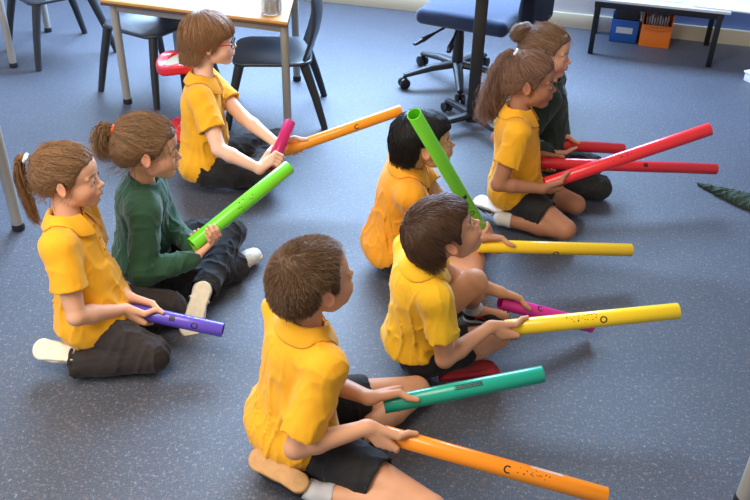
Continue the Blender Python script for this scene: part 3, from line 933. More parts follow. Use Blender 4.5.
# girl with the long ponytail
KIDS.append(dict(name='ponytail', seed=12, s=.98, pelvis=(-.835, 2.045, .13), c7=(-.885, 2.07, .455), yaw=2, head=(-.858, 2.105, .562), hs=.94, hyaw=4, hpitch=0,
    skin=(226, 172, 138), hair=dict(style='pony', col=(136, 100, 66), t=.007, tie=(-.118, 0, .068), bundles=[dict(pts=[(-.112, 0, .070), (-.128, 0, .078), (-.142, 0, .050), (-.148, 0, -.005), (-.142, .004, -.070), (-.136, 0, -.130), (-.122, 0, -.165)], n=520, spread=.021, wave=.007, freq=2.5, end=.6)]),
    label='girl in a yellow polo shirt with a long ponytail, kneeling at left with purple tube',
    kneeR=(-.655, 1.945, .065), ankR=(-.86, 1.915, .05), footR=foot((-.835, 1.905, .085), (-1.005, 1.945, .075), (-.25, .75, -.75)),
    kneeL=(-.65, 2.17, .065), ankL=(-.82, 2.17, .05), footL=foot((-.82, 2.17, .08), (-.96, 2.13, .05), (0, 0, -1)),
    handR=dict(tube='purple', at=.050, diag=.75, n=(.1, -.95, .25), pole=(-.45, -1.3, -.6)), handL=dict(tube='purple', at=.060, n=(-.1, .7, .7), pole=(-.4, .5, -1), diag=1.1),
    top=dict(YEL, flare=.026, fold=.008, hem=(-.83, 2.04, .055)), bottom=dict(TR, mat='brown_trousers', col=(44, 36, 35), cuff=.047, kr=.056), shoeR='cream', shoeL='cream',
    ties=[dict(c=(-.118, 0, .070), ax=(-1, 0, .5), r=.011, w=.0055, mat='tie_white', col=(225, 235, 230), beads=[(-.112, -.014, .076)])]))
# girl in the green jumper
KIDS.append(dict(name='green', seed=13, s=.96, pelvis=(-.79, 2.42, .10), c7=(-.745, 2.375, .41), yaw=12, head=(-.702, 2.365, .524), hs=1.04, hyaw=12, hpitch=-6,
    skin=(222, 168, 138), hair=dict(style='pony', col=(130, 98, 68), t=.009, tie=(-.108, 0, .062), bundles=[dict(pts=[(-.104, 0, .062), (-.128, 0, .070), (-.140, 0, .030), (-.134, 0, -.010), (-.118, 0, -.030)], n=420, spread=.034, wave=.012, freq=2.5, end=.9), dict(pts=[(.062, -.030, .062), (.082, -.036, .03), (.080, -.034, -.01), (.074, -.036, -.045)], n=9, spread=.014, wave=.004, end=1.2, seed=8, r=.0005), dict(pts=[(.030, -.055, .06), (.050, -.062, .03), (.052, -.064, -.02)], n=14, spread=.014, wave=.004, end=1.2, seed=9, r=.0005)]),
    label='girl in a dark green jumper sitting cross-legged with a bright green tube',
    kneeR=(-.600, 2.320, .075), ankR=(-.475, 2.43, .05), footR=foot((-.50, 2.41, .02), (-.42, 2.53, .02), (-.1, 0, 1)),
    kneeL=(-.50, 2.53, .125), ankL=(-.555, 2.275, .075), footL=foot((-.540, 2.240, .125), (-.580, 2.125, .010), (-.15, .80, -.35)),
    handR=dict(tube='green_left', at=.025, n=(0, -.7, -.7), pole=(-.6, -.5, -1)), handL=dict(tube='green_left', at=.06, n=(0, .25, -1), pole=(-.3, .5, -1), open=.25),
    top=dict(GRN, inf=.016, flare=.006), bottom=dict(TR, cuff=.05), shoeR='white', shoeL='white',
    ties=[dict(c=(-.106, 0, .063), ax=(-1, 0, .4), r=.012, w=.006, mat='tie_orange', col=(235, 84, 40))]))
# boy with glasses
KIDS.append(dict(name='glasses', seed=14, s=1.0, pelvis=(-.70, 3.10, .10), c7=(-.690, 3.12, .448), yaw=5, head=(-.650, 3.175, .578), hyaw=8, hpitch=0,
    skin=(240, 192, 164), hair=dict(style='bowl', col=(146, 106, 72), t=.010, trim=.006, len=.13, off=.007, drop=1.1, jit=.16, tip=(150, 108, 74)),
    label='boy with glasses and a brown bowl haircut sitting by the table in yellow polo shirt', glasses=True,
    kneeR=(-.43, 3.03, .085), ankR=(-.50, 3.24, .06), footR=foot((-.47, 3.23, .02), (-.62, 3.28, .02), (0, 0, 1)),
    kneeL=(-.42, 3.32, .085), ankL=(-.46, 3.12, .06), footL=foot((-.42, 3.13, .02), (-.57, 3.10, .02), (0, 0, 1)),
    handR=dict(tube='magenta_up', at=.03, n=(-.5, -.7, .2), pole=(-.5, -.5, -1)), handL=dict(tube='orange_far', at=.035, n=(-.1, .5, .8), pole=(-.3, .5, -1)),
    top=dict(YEL, flare=.012, fold=.008), bottom=dict(TR), shoeR='dark', shoeL='dark'))
# black-haired boy
KIDS.append(dict(name='black', seed=15, s=.98, pelvis=(.055, 2.53, .10), c7=(.095, 2.495, .42), yaw=5, head=(.150, 2.49, .508), hyaw=6, hpitch=8,
    skin=(206, 150, 118), hair=dict(style='medium', col=(26, 20, 20), t=.009, trim=.003, len=.04, off=.004, jit=.28, n=6500),
    label='black-haired boy in a yellow polo shirt with a green tube across his face',
    kneeR=(.325, 2.36, .095), ankR=(.36, 2.60, .06), footR=foot((.34, 2.60, .02), (.42, 2.72, .02), (0, 0, 1)),
    kneeL=(.30, 2.68, .10), ankL=(.33, 2.46, .06), footL=foot((.325, 2.50, .02), (.355, 2.36, .02), (0, .2, 1)),
    handR=dict(tube='green_mid', at=.04, n=(-.6, -.5, -.1), pole=(-.5, -.3, -1)), handL=dict(tube='yellow_far', at=.055, n=(-.1, .3, 1), pole=(-.3, .5, -1)),
    top=dict(YEL, mat='orange_yellow_polo', col=(240, 158, 24), flare=.010, fold=.008), bottom=dict(SH), shoeR='beads', shoeL='beads'))
# brown-haired boy
KIDS.append(dict(name='brown', seed=16, s=.95, pelvis=(.125, 1.995, .10), c7=(.125, 1.955, .405), yaw=18, head=(.188, 1.95, .508), hs=1.03, hyaw=14, hpitch=29,
    skin=(214, 156, 120), hair=dict(style='medium', col=(74, 52, 40), t=.010, trim=.003, len=.05, off=.006, jit=.3, fwd=.0, tip=(110, 80, 58), whorl=(-.07, .0, .075)),
    label='brown-haired boy looking up, red-soled shoe under his leg, between two other boys in yellow',
    kneeR=(.370, 1.995, .125), ankR=(.215, 1.935, .065), footR=foot((.195, 1.900, .024), (.380, 1.935, .024), (0, .80, .6)),
    kneeL=(.300, 2.10, .245), ankL=(.310, 2.20, .075), footL=foot((.290, 2.215, .012), (.430, 2.20, .014), (0, .1, 1)),
    handR=dict(tube='yellow_near', at=.006, n=(-.35, -.75, .35), pole=(-.5, -.5, -1)), handL=dict(tube='magenta_low', at=.03, n=(-.1, .2, 1), pole=(-.2, .6, -.7)),
    top=dict(YEL, mat='lemon_polo', col=(248, 192, 26), flare=.006, fold=.008, hem=(.125, 1.995, .108)), bottom=dict(SH, len=.62), shoeR='redsole', shoeL='blackred', sockL=(222, 216, 206)))
# girl with long curly hair
KIDS.append(dict(name='curly', seed=17, s=.96, pelvis=(.535, 2.90, .125), c7=(.500, 2.905, .44), yaw=-8, head=(.542, 2.925, .548), hs=1.04, hyaw=-10, hpitch=-2,
    skin=(178, 122, 92), hair=dict(style='pony', col=(134, 100, 82), t=.008, tie=(-.062, 0, .092), bundles=[dict(pts=[(-.060, 0, .092), (-.082, 0, .090), (-.098, 0, .055), (-.106, 0, -.005), (-.118, 0, -.070), (-.130, 0, -.130), (-.138, 0, -.165)], n=1300, spread=.040, wave=.013, freq=5, end=1.1, M=50), dict(pts=[(-.085, 0, .07), (-.105, 0, .03), (-.118, 0, -.06), (-.13, 0, -.15)], n=300, spread=.052, wave=.016, freq=4, end=1.1, M=40, r=.0006, seed=11)]),
    label='girl in a yellow polo shirt with long curly hair, kneeling with two red tubes',
    kneeR=(.705, 2.715, .055), ankR=(.475, 2.80, .045), footR=foot((.48, 2.80, .085), (.385, 2.925, .06), (.4, .1, -.8)),
    kneeL=(.775, 2.90, .055), ankL=(.62, 3.08, .045), footL=foot((.60, 3.09, .06), (.47, 3.16, .04), (0, 0, -1)),
    handR=dict(tube='red_up', at=.03, n=(-.2, -.75, -.2), pole=(-.7, -.4, -1)), handL=dict(tube='red_flat', at=.03, n=(-.1, .8, .2), pole=(-.3, .5, -1)),
    top=dict(YEL, flare=.018, fold=.007), bottom=dict(SH, len=.60), shoeR='grey', shoeL='grey', sockR=(225, 220, 212),
    ties=[dict(c=(-.064, 0, .093), ax=(-1, 0, .2), r=.018, w=.005, mat='clip_white', col=(215, 210, 205), beads=[(-.067, -.022, .103), (-.062, -.026, .090)])]))
# girl with the bun
KIDS.append(dict(name='bun', seed=18, s=.97, pelvis=(.70, 3.16, .11), c7=(.655, 3.175, .45), yaw=-14, head=(.648, 3.205, .552), hyaw=-18, hpitch=-2,
    skin=(226, 172, 142), hair=dict(style='bun', col=(128, 98, 74), t=.009, tie=(-.092, 0, .058), bun=(-.114, 0, .066), bunr=.044, bundles=[]),
    label='girl in dark green with her hair in a bun, half hidden behind the curly-haired girl',
    kneeR=(.900, 3.04, .055), ankR=(.72, 3.08, .05), footR=foot((.70, 3.09, .03), (.58, 3.12, .02), (0, 0, 1)),
    kneeL=(.90, 3.22, .06), ankL=(.75, 3.34, .05), footL=foot((.74, 3.34, .03), (.60, 3.36, .02), (0, 0, 1)),
    handR=dict(tube='red_short', at=.05, n=(0, -.5, -.7), pole=(-.5, -.4, -1), open=.8), handL=dict(tube='red_short', at=.06, n=(-.1, .4, .9), pole=(-.3, .5, -1)),
    top=dict(GRN, mat='dark_green_sweater', col=(28, 52, 42), inf=.014), bottom=dict(TR, col=(40, 42, 40), mat='olive_trousers', kr=.050), shoeR='dark', shoeL='dark',
    ties=[dict(c=(-.092, 0, .058), ax=(-1, 0, .5), r=.020, w=.004, mat='tie_dark', col=(40, 30, 30))]))
for kspec in KIDS: person(kspec)
# ------------------------------------------------------------------ room
def carpet():
    m = bpy.data.materials.new('carpet'); m.use_nodes = True; nt = m.node_tree; b = nt.nodes['Principled BSDF']
    tc = nt.nodes.new('ShaderNodeTexCoord'); L = nt.links.new
    def noise(s, d=3, r=.6, st=None):
        n = nt.nodes.new('ShaderNodeTexNoise'); n.inputs['Scale'].default_value = s; n.inputs['Detail'].default_value = d; n.inputs['Roughness'].default_value = r
        if st:
            mp = nt.nodes.new('ShaderNodeMapping'); mp.inputs['Scale'].default_value = st; L(tc.outputs['Object'], mp.inputs['Vector']); L(mp.outputs['Vector'], n.inputs['Vector'])
        else: L(tc.outputs['Object'], n.inputs['Vector'])
        return n
    def ramp(src, p):
        r = nt.nodes.new('ShaderNodeValToRGB'); e = r.color_ramp.elements
        e[0].position, e[0].color = p[0]; e[1].position, e[1].color = p[1]
        for q in p[2:]: x = e.new(q[0]); x.color = q[1]
        L(src, r.inputs['Fac']); return r
    def mix(f, a, c, mode='MIX'):
        x = nt.nodes.new('ShaderNodeMix'); x.data_type = 'RGBA'; x.blend_type = mode
        if isinstance(f, float): x.inputs[0].default_value = f
        else: L(f, x.inputs[0])
        for i, v in ((6, a), (7, c)):
            if isinstance(v, tuple): x.inputs[i].default_value = v
            else: L(v, x.inputs[i])
        return x.outputs[2]
    base = ramp(noise(260, 2).outputs['Fac'], [(.36, srgb(45, 51, 63)), (.64, srgb(79, 85, 97))])
    big = ramp(noise(5, 4).outputs['Fac'], [(.3, (.86, .86, .88, 1)), (.7, (1.06, 1.05, 1.03, 1))])
    c = mix(1., base.outputs['Color'], big.outputs['Color'], 'MULTIPLY')
    f1 = ramp(noise(62, 4, .75, (1, 1.6, 1)).outputs['Fac'], [(.56, (0, 0, 0, 1)), (.68, (.8, .8, .8, 1))])
    c = mix(f1.outputs['Color'], c, srgb(150, 118, 106))
    f2 = ramp(noise(75, 4, .75, (1.6, 1, 1)).outputs['Fac'], [(.57, (0, 0, 0, 1)), (.68, (.7, .7, .7, 1))])
    c = mix(f2.outputs['Color'], c, srgb(150, 160, 174))
    f3 = ramp(noise(150, 2, .7).outputs['Fac'], [(.30, (1, 1, 1, 1)), (.38, (0, 0, 0, 1))])
    c = mix(f3.outputs['Color'], c, srgb(36, 48, 78))
    L(c, b.inputs['Base Color'])
    b.inputs['Roughness'].default_value = .5; b.inputs['Specular IOR Level'].default_value = .8
    b.inputs['Sheen Weight'].default_value = .5; b.inputs['Sheen Roughness'].default_value = .35; b.inputs['Sheen Tint'].default_value = (.6, .72, 1, 1)
    bp = nt.nodes.new('ShaderNodeBump'); bp.inputs['Strength'].default_value = .35; bp.inputs['Distance'].default_value = .004
    L(noise(420, 2).outputs['Fac'], bp.inputs['Height']); L(bp.outputs['Normal'], b.inputs['Normal'])
    return m
def struct(o): o['kind'] = 'structure'; return o
WA = at(320, 1, 0); WB = at(750, 46, 0)                 # foot line of the back wall
wd = nrm(WB-WA); wn = A(wd[1], -wd[0], 0)               # wn points into the room
WANG = math.atan2(wd[1], wd[0]); WR = rotz(WANG)
WL = WA-wd*3.2; WE = WA+wd*4.6
HC = 2.75
mb = MB(); mb.add([(-3.4, -1.2, 0), (4.2, -1.2, 0), (WE[0], WE[1]+.1, 0), (WL[0]-.2, WL[1]+.1, 0), (-3.4, -1.2, -.08), (4.2, -1.2, -.08), (WE[0], WE[1]+.1, -.08), (WL[0]-.2, WL[1]+.1, -.08)],
    [(0, 1, 2, 3), (7, 6, 5, 4), (0, 4, 5, 1), (1, 5, 6, 2), (2, 6, 7, 3), (3, 7, 4, 0)])
struct(mb.build('floor', carpet(), smooth=False))
mgrey = mat('wall_paint', (205, 208, 216), .8, bump=.1, bscale=200)
mblue = mat('blue_wall_paint', (116, 142, 206), .75, bump=.1, bscale=200)
def wallseg(name, s0, s1, z0, z1, m, th=.12):
    c = WA+wd*(s0+s1)/2-wn*th/2+A(0, 0, (z0+z1)/2)
    return struct(MB().box(c, (s1-s0, th, z1-z0), rot=WR, bev=0).build(name, m, smooth=False))
sB = (at(655, 30, 0)-WA)@wd
W0, W1, Z0, Z1 = -2.2, 2.6, 1.05, 2.45      # window opening in the back wall
wb = MB()
def seg(s0, s1, z0, z1): wb.box(WA+wd*(s0+s1)/2-wn*.06+A(0, 0, (z0+z1)/2), (s1-s0, .12, z1-z0), rot=WR, bev=0)
seg(-3.2, sB, 0, Z0); seg(-3.2, W0, Z0, HC); seg(W0, W1, Z1, HC); seg(W1, sB if sB > W1 else W1+.001, Z0, HC)
struct(wb.build('wall_back', mgrey, smooth=False))
wb = MB(); seg(sB, 4.6, 0, Z0); seg(max(sB, W1), 4.6, Z0, HC); struct(wb.build('wall_right', mblue, smooth=False))
wb = MB()
for k in range(5):
    s = W0+(W1-W0)*k/4; wb.box(WA+wd*s-wn*.05+A(0, 0, (Z0+Z1)/2), (.05, .05, Z1-Z0), rot=WR)
for z in (Z0+.02, Z1-.02): wb.box(WA+wd*(W0+W1)/2-wn*.05+A(0, 0, z), (W1-W0, .05, .05), rot=WR)
struct(wb.build('window_1', mat('window_frame', (225, 226, 228), .5)))
bb = MB(); c = WA+wd*.7+wn*.009+A(0, 0, .045)
bb.box(c, (7.8, .018, .09), rot=WR, bev=.004)
struct(bb.build('baseboard_back', mat('baseboard_paint', (226, 216, 190), .5)))

struct(MB().box((-3.34, (-1.2+WL[1])/2, HC/2), (.12, WL[1]+1.2, HC), bev=0).build('wall_left', mgrey, smooth=False))
# ---- child tables
def wood(name, col):
    return mat(name, col, .6, var=.10, vscale=6, stretch=(1, 14, 14), spec=.5)
birch = wood('birch_top', (208, 152, 82)); edge = mat('table_edge', (92, 62, 40), .5)
greyleg = mat('grey_leg', (172, 168, 160), .45, metal=.3)
blackp = mat('black_plastic', (30, 31, 35), .45, bump=.15, bscale=500)
def leg_obj(root, foot, top, r=.019, glide=True, m=None):
    foot = np.asarray(foot, float); top = np.asarray(top, float)
    mb = MB(); mb.tube([foot+A(0, 0, .022), foot+(top-foot)*.5, top], r, 18); o = mb.build('leg', m or greyleg, root)
    if glide:
        mb = MB(); mb.lathe([(.001, 0), (r*1.1, 0), (r*1.15, .012), (r*1.02, .026), (.001, .026)], c=foot, seg=18)
        mb.build('foot_glide', blackp, o)
    return o
TH_ = .515
fl = at(128, 103, 0); fr = at(288, 127, 0)
tx = nrm(fr-fl); ty = A(-tx[1], tx[0], 0)
c0 = (fl+fr)/2+ty*.27; Rtb = np.stack([tx, ty, A(0, 0, 1)], 1)
root = empty('classroom_table', (c0[0], c0[1], 0), 'child-height table with a pale birch top and grey legs behind the boy with glasses', 'table')
wid = np.linalg.norm(fr-fl)+.075
def prism(pts, z0, z1, bev):
    bm = bmesh.new(); vs = [bm.verts.new((float(q[0]), float(q[1]), z0)) for q in pts]; f_ = bm.faces.new(vs)
    e_ = bmesh.ops.extrude_face_region(bm, geom=[f_]); bmesh.ops.translate(bm, vec=(0, 0, z1-z0), verts=[v for v in e_['geom'] if isinstance(v, bmesh.types.BMVert)])
    bmesh.ops.recalc_face_normals(bm, faces=bm.faces[:]); bmesh.ops.bevel(bm, geom=bm.edges[:], offset=bev, segments=2, affect='EDGES', profile=.5)
    bm.verts.index_update(); m = MB(); m.add([v.co[:] for v in bm.verts], [[v.index for v in f.verts] for f in bm.faces]); bm.free(); return m
CUT = .19        # the right end of this table is slanted
tq = [c0-tx*wid/2-ty*.32, c0+tx*wid/2-ty*.32, c0+tx*(wid/2-CUT)+ty*.32, c0-tx*wid/2+ty*.32]
prism(tq, TH_-.011, TH_+.003, .004).build('tabletop', birch, root)
prism([c0+(q-c0)*.997 for q in tq], TH_-.0235, TH_-.011, .003).build('edge_band', edge, root)
ap = MB(); ins = [c0-tx*(wid/2-.0375)-ty*.27, c0+tx*(wid/2-.0375)-ty*.27, c0+tx*(wid/2-.0375-CUT*.84)+ty*.27, c0-tx*(wid/2-.0375)+ty*.27]
for q0, q1 in zip(ins, ins[1:]+ins[:1]):
    d_ = nrm(q1-q0); ap.box((q0+q1)/2+A(0, 0, TH_-.042), (np.linalg.norm(q1-q0)-.03, .02, .038), rot=np.stack([d_, A(-d_[1], d_[0], 0), A(0, 0, 1)], 1))
ap.build('apron', mat('apron_grey', (150, 148, 145), .5), root)
for p in ins: leg_obj(root, p, p+A(0, 0, TH_-.025))
# paper on the table, jar
def paper(cx, cy, w, d, rot, z, label, col=(244, 242, 238), th=.0012):
    o = MB().box((cx, cy, z+th/2), (w, d, th), rot=rotz(rot), bev=0).build('paper_sheet', mat('paper_%d' % col[0], col, .7), smooth=False, origin=(cx, cy, z))
    return tag(o, label, 'paper')
zt = TH_+.0032
pc = at(172, 3, TH_)+ty*.10
paper(pc[0], pc[1], .46, .30, WANG*0+math.atan2(tx[1], tx[0]), zt, 'large white sheet of paper lying on the birch table behind the boy with glasses')
jp = at(270, 15, TH_)+ty*.02
jr = empty('pencil_jar', (jp[0], jp[1], zt), 'clear jar of small things standing on the right end of the birch table', 'jar')
mb = MB(); mb.lathe([(.001, 0), (.042, 0), (.046, .005), (.046, .105), (.043, .105), (.043, .008), (.001, .008)], c=(jp[0], jp[1], zt+.0005), seg=28)
mb.build('glass_wall', mat('jar_glass', (225, 228, 230), .08, trans=.75, spec=.6), jr)
mb = MB()
for k in range(34):
    a_ = random.random()*6.28; r_ = .030*random.random()**.5; p = A(jp[0]+r_*math.cos(a_), jp[1]+r_*math.sin(a_), zt+.012); mb.tube([p, p+A(random.uniform(-.006, .006), random.uniform(-.006, .006), .05+.03*random.random())], .004, 8)
mb.build('contents', mat('jar_content', (150, 96, 84), .6, var=.5, vscale=60), jr)

# ---- moulded plastic chairs
def chair(c, yaw, label, seat=.315, col=(54, 60, 70), back=True, w=.36, splay=.045, group='dark plastic school chairs'):
    R = rotz(yaw); o = A(c[0], c[1], 0)
    m = mat('chair_plastic', (48, 54, 64), .34, spec=.6, bump=.05, bscale=600); ml = mat('chair_leg', (40, 42, 45), .5, bump=.1, bscale=500)
    root = empty('school_chair', o, label, 'chair', group)
    s = S(); s.setframe(R, o); hw = w/2
    def seatf(P):
        q = (P-o)@R; x, y, z = q[:, 0], q[:, 1], q[:, 2]
        zc = seat-.016*np.exp(-((x+.02)/.12)**2-(y/.12)**2)-.05*np.clip(x-.10, 0, 1)**1.0*2*.6
        d2 = np.linalg.norm(np.maximum(np.abs(np.stack([x, y], 1))-(hw-.07), 0), axis=1)-.07
        return -smin(-d2, -(np.abs(z-zc)-.009), .008)*.9
    s.fn(seatf, s.w((0, 0, seat-.02)), .30, 0, 'u')
    sdfobj('seat', s, .004, m, root)
    if back:
        b = S(); b.setframe(R, o)
        def backf(P):
            q = (P-o)@R; x, y, z = q[:, 0], q[:, 1], q[:, 2]
            t = (z-seat)/.34
            xc = -hw+.012-.045*t-.030*np.sin(np.clip(t, 0, 1)*PI)+.05*(y/hw)**2
            w2 = hw*(.80+.12*np.clip(t, 0, 1))-.05
            ze = np.maximum(np.maximum(z-(seat+.27), (seat-.01)-z), 0); ye = np.maximum(np.abs(y)-w2, 0)
            d2 = np.hypot(ze, ye)-.045
            hole = -(np.hypot(np.maximum(np.abs(y)-.05, 0), z-(seat+.07))-.022)
            return -smin(-np.maximum(d2, hole), -(np.abs(x-xc)-.008), .007)*.85
        b.fn(backf, b.w((-hw-.02, 0, seat+.15)), .30, 0, 'u')
        sdfobj('backrest', b, .004, m, root)
    for sx in (1, -1):
        for sy in (1, -1):
            t = o+R@A(sx*(hw-.035), sy*(hw-.030), seat-.012); f_ = o+R@A(sx*(hw-.01+splay*(1 if sx > 0 else 1.4)), sy*(hw+.012), .0)
            mb = MB(); mb.tube([f_, f_*.5+t*.5+R@A(sx*.004, 0, 0), t], [.018, .022, .026], 14, flat=.85); mb.build('leg', ml, root)
    return root
cr2 = at(318, 130, 0)
chair(cr2+A(-.215, .19, 0), R_(184), 'dark plastic school chair right of the boy with glasses, beyond the table leg', seat=.305)
ca, cb = at(109, 90, 0), at(158, 106, 0); sv = nrm(cb-ca); pv = A(-sv[1], sv[0], 0)
chair((ca+cb)/2+pv*.185, math.atan2(-pv[1], -pv[0]), 'dark plastic school chair under the left end of the birch table', seat=.335)
fs = [at(17, 51, 0), at(51, 65, 0), at(105, 50, 0), at(72, 40, 0)]; cc3 = sum(fs)/4; v3 = nrm(fs[2]-fs[1]+fs[3]-fs[0])
chair(cc3, math.atan2(v3[1], v3[0])+PI, 'dark plastic school chair at the top left corner, farthest left of the school chairs', seat=.335)

# ---- tables whose legs alone are in view
def leg_table(foot, dx, dy, hgt, label, w=.9, d=.6, r=.019):
    f = np.asarray(foot, float); c = f+A(dx*(w/2-.025), dy*(d/2-.025), 0)
    root = empty('classroom_table', (c[0], c[1], 0), label, 'table')
    MB().box(c+A(0, 0, hgt), (w, d, .022), bev=.006).build('tabletop', birch, root)
    for sx in (-1, 1):
        for sy in (-1, 1):
            p = c+A(sx*(w/2-.025), sy*(d/2-.025), 0); leg_obj(root, p, p+A(0, 0, hgt-.01), r)
lf = at(14, 67, 0); leg_table(lf, -1, 1, TH_, 'table at the upper left edge of the frame, only a grey leg in view')
lf = at(19, 229, 0); leg_table(lf, -1, -1, TH_+.06, 'table at the left edge in front, one thick grey leg beside the ponytailed girl', r=.021)
lf = at(743, 503, 0); leg_table(lf, 1, -1, .52, 'table beyond the lower right corner, one grey leg with a black foot in view', w=.7, d=.5, r=.023)

# ---- red wobble stool behind the boy with glasses
st = at(182, 66, .36)+A(.0, .06, 0); sx_, sy_ = st[0], st[1]
root = empty('stool', (sx_, sy_, 0), 'red plastic stool with a grey seat pad behind the boy with glasses', 'stool')
s = S()
def ringf(P):
    q = P-A(sx_, sy_, .36); r = np.hypot(q[:, 0], q[:, 1]); a_ = np.arctan2(q[:, 1], q[:, 0]); R1 = .118+.006*np.cos(3*a_+1.2)
    z = q[:, 2]+.018*np.cos(3*a_+1.2)*.5+.008
    return (np.hypot(np.maximum(np.abs(r-(R1-.022))-.014, 0), np.maximum(np.abs(z)-.010, 0))-.010)*.9
s.fn(ringf, A(sx_, sy_, .35), .2, 0, 'u')
redp = mat('red_plastic', (214, 30, 40), .35, spec=.5, coat=.2)
sdfobj('seat_rim', s, .004, redp, root)
mb = MB(); mb.lathe([(.001, .345), (.094, .345), (.098, .352), (.094, .362), (.08, .366), (.001, .366)], c=(sx_, sy_, 0), seg=40); mb.build('seat_pad', mat('pad_beige', (176, 164, 140), .8, bump=.3), root)
mb = MB(); mb.lathe([(.001, .345), (.034, .345), (.026, .30), (.024, .12), (.032, .07), (.001, .07)], c=(sx_, sy_, 0), seg=28); mb.build('post', blackp, root)
mb = MB(); mb.lathe([(.001, .0), (.09, .0), (.115, .012), (.122, .035), (.11, .060), (.07, .085), (.001, .090)], c=(sx_, sy_, .0005), seg=40); mb.build('base', redp, root)

# ---- tall table on a black pedestal with castors
tp = at(474, 55, .30); pf = at(468, 122, 0)
tc_ = pf+A(.01, -.05, 0)
root = empty('pedestal_table', (tc_[0], tc_[1], 0), 'height-adjustable table with a light wood top on a black post and castors, top centre', 'table')
Rq = rotz(R_(-6)); hT = .665
MB().box(tc_+A(.10, .13, hT), (.56, .46, .024), rot=Rq, bev=.006).build('tabletop', wood('maple_top', (232, 208, 160)), root)
MB().box(tc_+A(.0, .0, hT/2+.0), (.055, .035, hT-.05), rot=Rq, bev=.006).build('post', blackp, root)
for an_ in (-58, 122, 32, 212):
    d_ = A(math.cos(R_(an_)), math.sin(R_(an_)), 0); ln_ = .25 if an_ in (-58, 212, 32) else .2
    mb = MB(); mb.tube([tc_+A(0, 0, .062), tc_+d_*ln_*.6+A(0, 0, .060), tc_+d_*ln_+A(0, 0, .055)], [.022, .020, .015], 8, flat=.8); ar = mb.build('base_arm', blackp, root)
    mb = MB(); e_ = tc_+d_*ln_; rt = frame_from(A(-d_[1], d_[0], 0), A(0, 0, 1))
    for w_ in (-.014, .014): mb.lathe([(.001, -.009), (.020, -.009), (.0235, -.006), (.0235, .006), (.020, .009), (.001, .009)], c=e_+A(0, 0, .024)+A(-d_[1], d_[0], 0)*w_, seg=20, rot=rt)
    mb.tube([e_+A(0, 0, .024), e_+A(0, 0, .055)], .006, 8); mb.build('castor', mat('castor_black', (22, 22, 24), .4), ar)
# ---- blue office chair
oc = at(452, 84, 0)+A(.02, .02, 0)
root = empty('office_chair', (oc[0], oc[1], 0), 'blue upholstered office chair with a black five-star base behind the pedestal table', 'office chair')
fab = mat('chair_fabric', (38, 54, 88), .9, bump=.5, bscale=500, sheen=.4, var=.1)
s = S(); s.setframe(rotz(R_(-25)), A(oc[0], oc[1], 0))
s.box((.07, 0, .385), (.235, .215, .038), .035, 0); s.ell((.07, 0, .405), (.22, .20, .035), .03); sdfobj('seat', s, .006, fab, root)
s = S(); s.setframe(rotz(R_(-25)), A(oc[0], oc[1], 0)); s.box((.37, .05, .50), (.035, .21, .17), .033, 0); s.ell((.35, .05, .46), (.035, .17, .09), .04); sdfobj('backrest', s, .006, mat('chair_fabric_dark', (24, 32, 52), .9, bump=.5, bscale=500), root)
MB().tube([(oc[0], oc[1], .09), (oc[0], oc[1], .24), (oc[0], oc[1], .345)], [.030, .026, .018], 16).build('gas_column', blackp, root)
mb = MB(); mb.box((oc[0], oc[1], .338), (.16, .18, .03), rot=rotz(R_(-25)), bev=.01); mb.tube([A(oc[0], oc[1], .345)+rotz(R_(-25))@A(.05, .0, 0), A(oc[0], oc[1], .33)+rotz(R_(-25))@A(.34, .03, 0), A(oc[0], oc[1], .50)+rotz(R_(-25))@A(.38, .05, 0)], .014, 8, flat=.6); mb.build('mechanism', blackp, root)
for q in ((-.10, -.10), (-.03, -.15)):
    mb = MB(); p0 = A(oc[0]+q[0]*.4, oc[1]+q[1]*.4, .33); p1 = A(oc[0]+q[0]*1.9, oc[1]+q[1]*1.5, .28); mb.tube([p0, p0*.4+p1*.6, p1], [.006, .006, .014], 10); 
    mb.tube([p1, p1+(p1-p0)*.28], [.016, .012], 10, flat=.6); mb.build('lever', blackp, root)
for k in range(5):
    a_ = R_(198+72*k); d_ = A(math.cos(a_), math.sin(a_), 0); o_ = A(oc[0], oc[1], 0); ln_ = .285
    mb = MB(); mb.tube([o_+A(0, 0, .105), o_+d_*.14+A(0, 0, .095), o_+d_*ln_+A(0, 0, .068)], [.028, .024, .016], 10, flat=.75); ar = mb.build('base_arm', blackp, root)
    e_ = o_+d_*ln_; rt = frame_from(A(-d_[1], d_[0], 0), A(0, 0, 1)); mb = MB()
    for w_ in (-.015, .015): mb.lathe([(.001, -.010), (.022, -.010), (.0275, -.006), (.0275, .006), (.022, .010), (.001, .010)], c=e_+A(0, 0, .028)+A(-d_[1], d_[0], 0)*w_, seg=20, rot=rt)
    mb.tube([e_+A(0, 0, .028), e_+A(0, 0, .068)], .007, 8); mb.build('castor', mat('castor_black', (22, 22, 24), .4), ar)

# ---- low table against the back wall with tubs under it
l1 = at(592, 43, 0); l2 = at(706, 56, 0); dxv = nrm(l2-l1); dyv = A(-dxv[1], dxv[0], 0); Rl = np.stack([dxv, dyv, A(0, 0, 1)], 1)
hL = .30; wl_ = np.linalg.norm(l2-l1)+.04; dl = .40; cc = (l1+l2)/2+dyv*(dl/2-.02)
if np.dot(cc-WA, wn) < dl/2+.04: cc = cc+wn*(dl/2+.04-np.dot(cc-WA, wn))
root = empty('low_table', (cc[0], cc[1], 0), 'low black-framed table against the wall at the upper right', 'table')
blk = mat('black_metal', (28, 30, 36), .45, metal=.2)
MB().box(cc+A(0, 0, hL+.008), (wl_+.06, dl, .016), rot=Rl).build('tabletop', mat('low_table_top', (214, 216, 222), .5), root)
mb = MB()
for sy in (-1, 1): mb.box(cc+dyv*sy*(dl/2-.02)+A(0, 0, hL-.018), (wl_, .025, .032), rot=Rl)
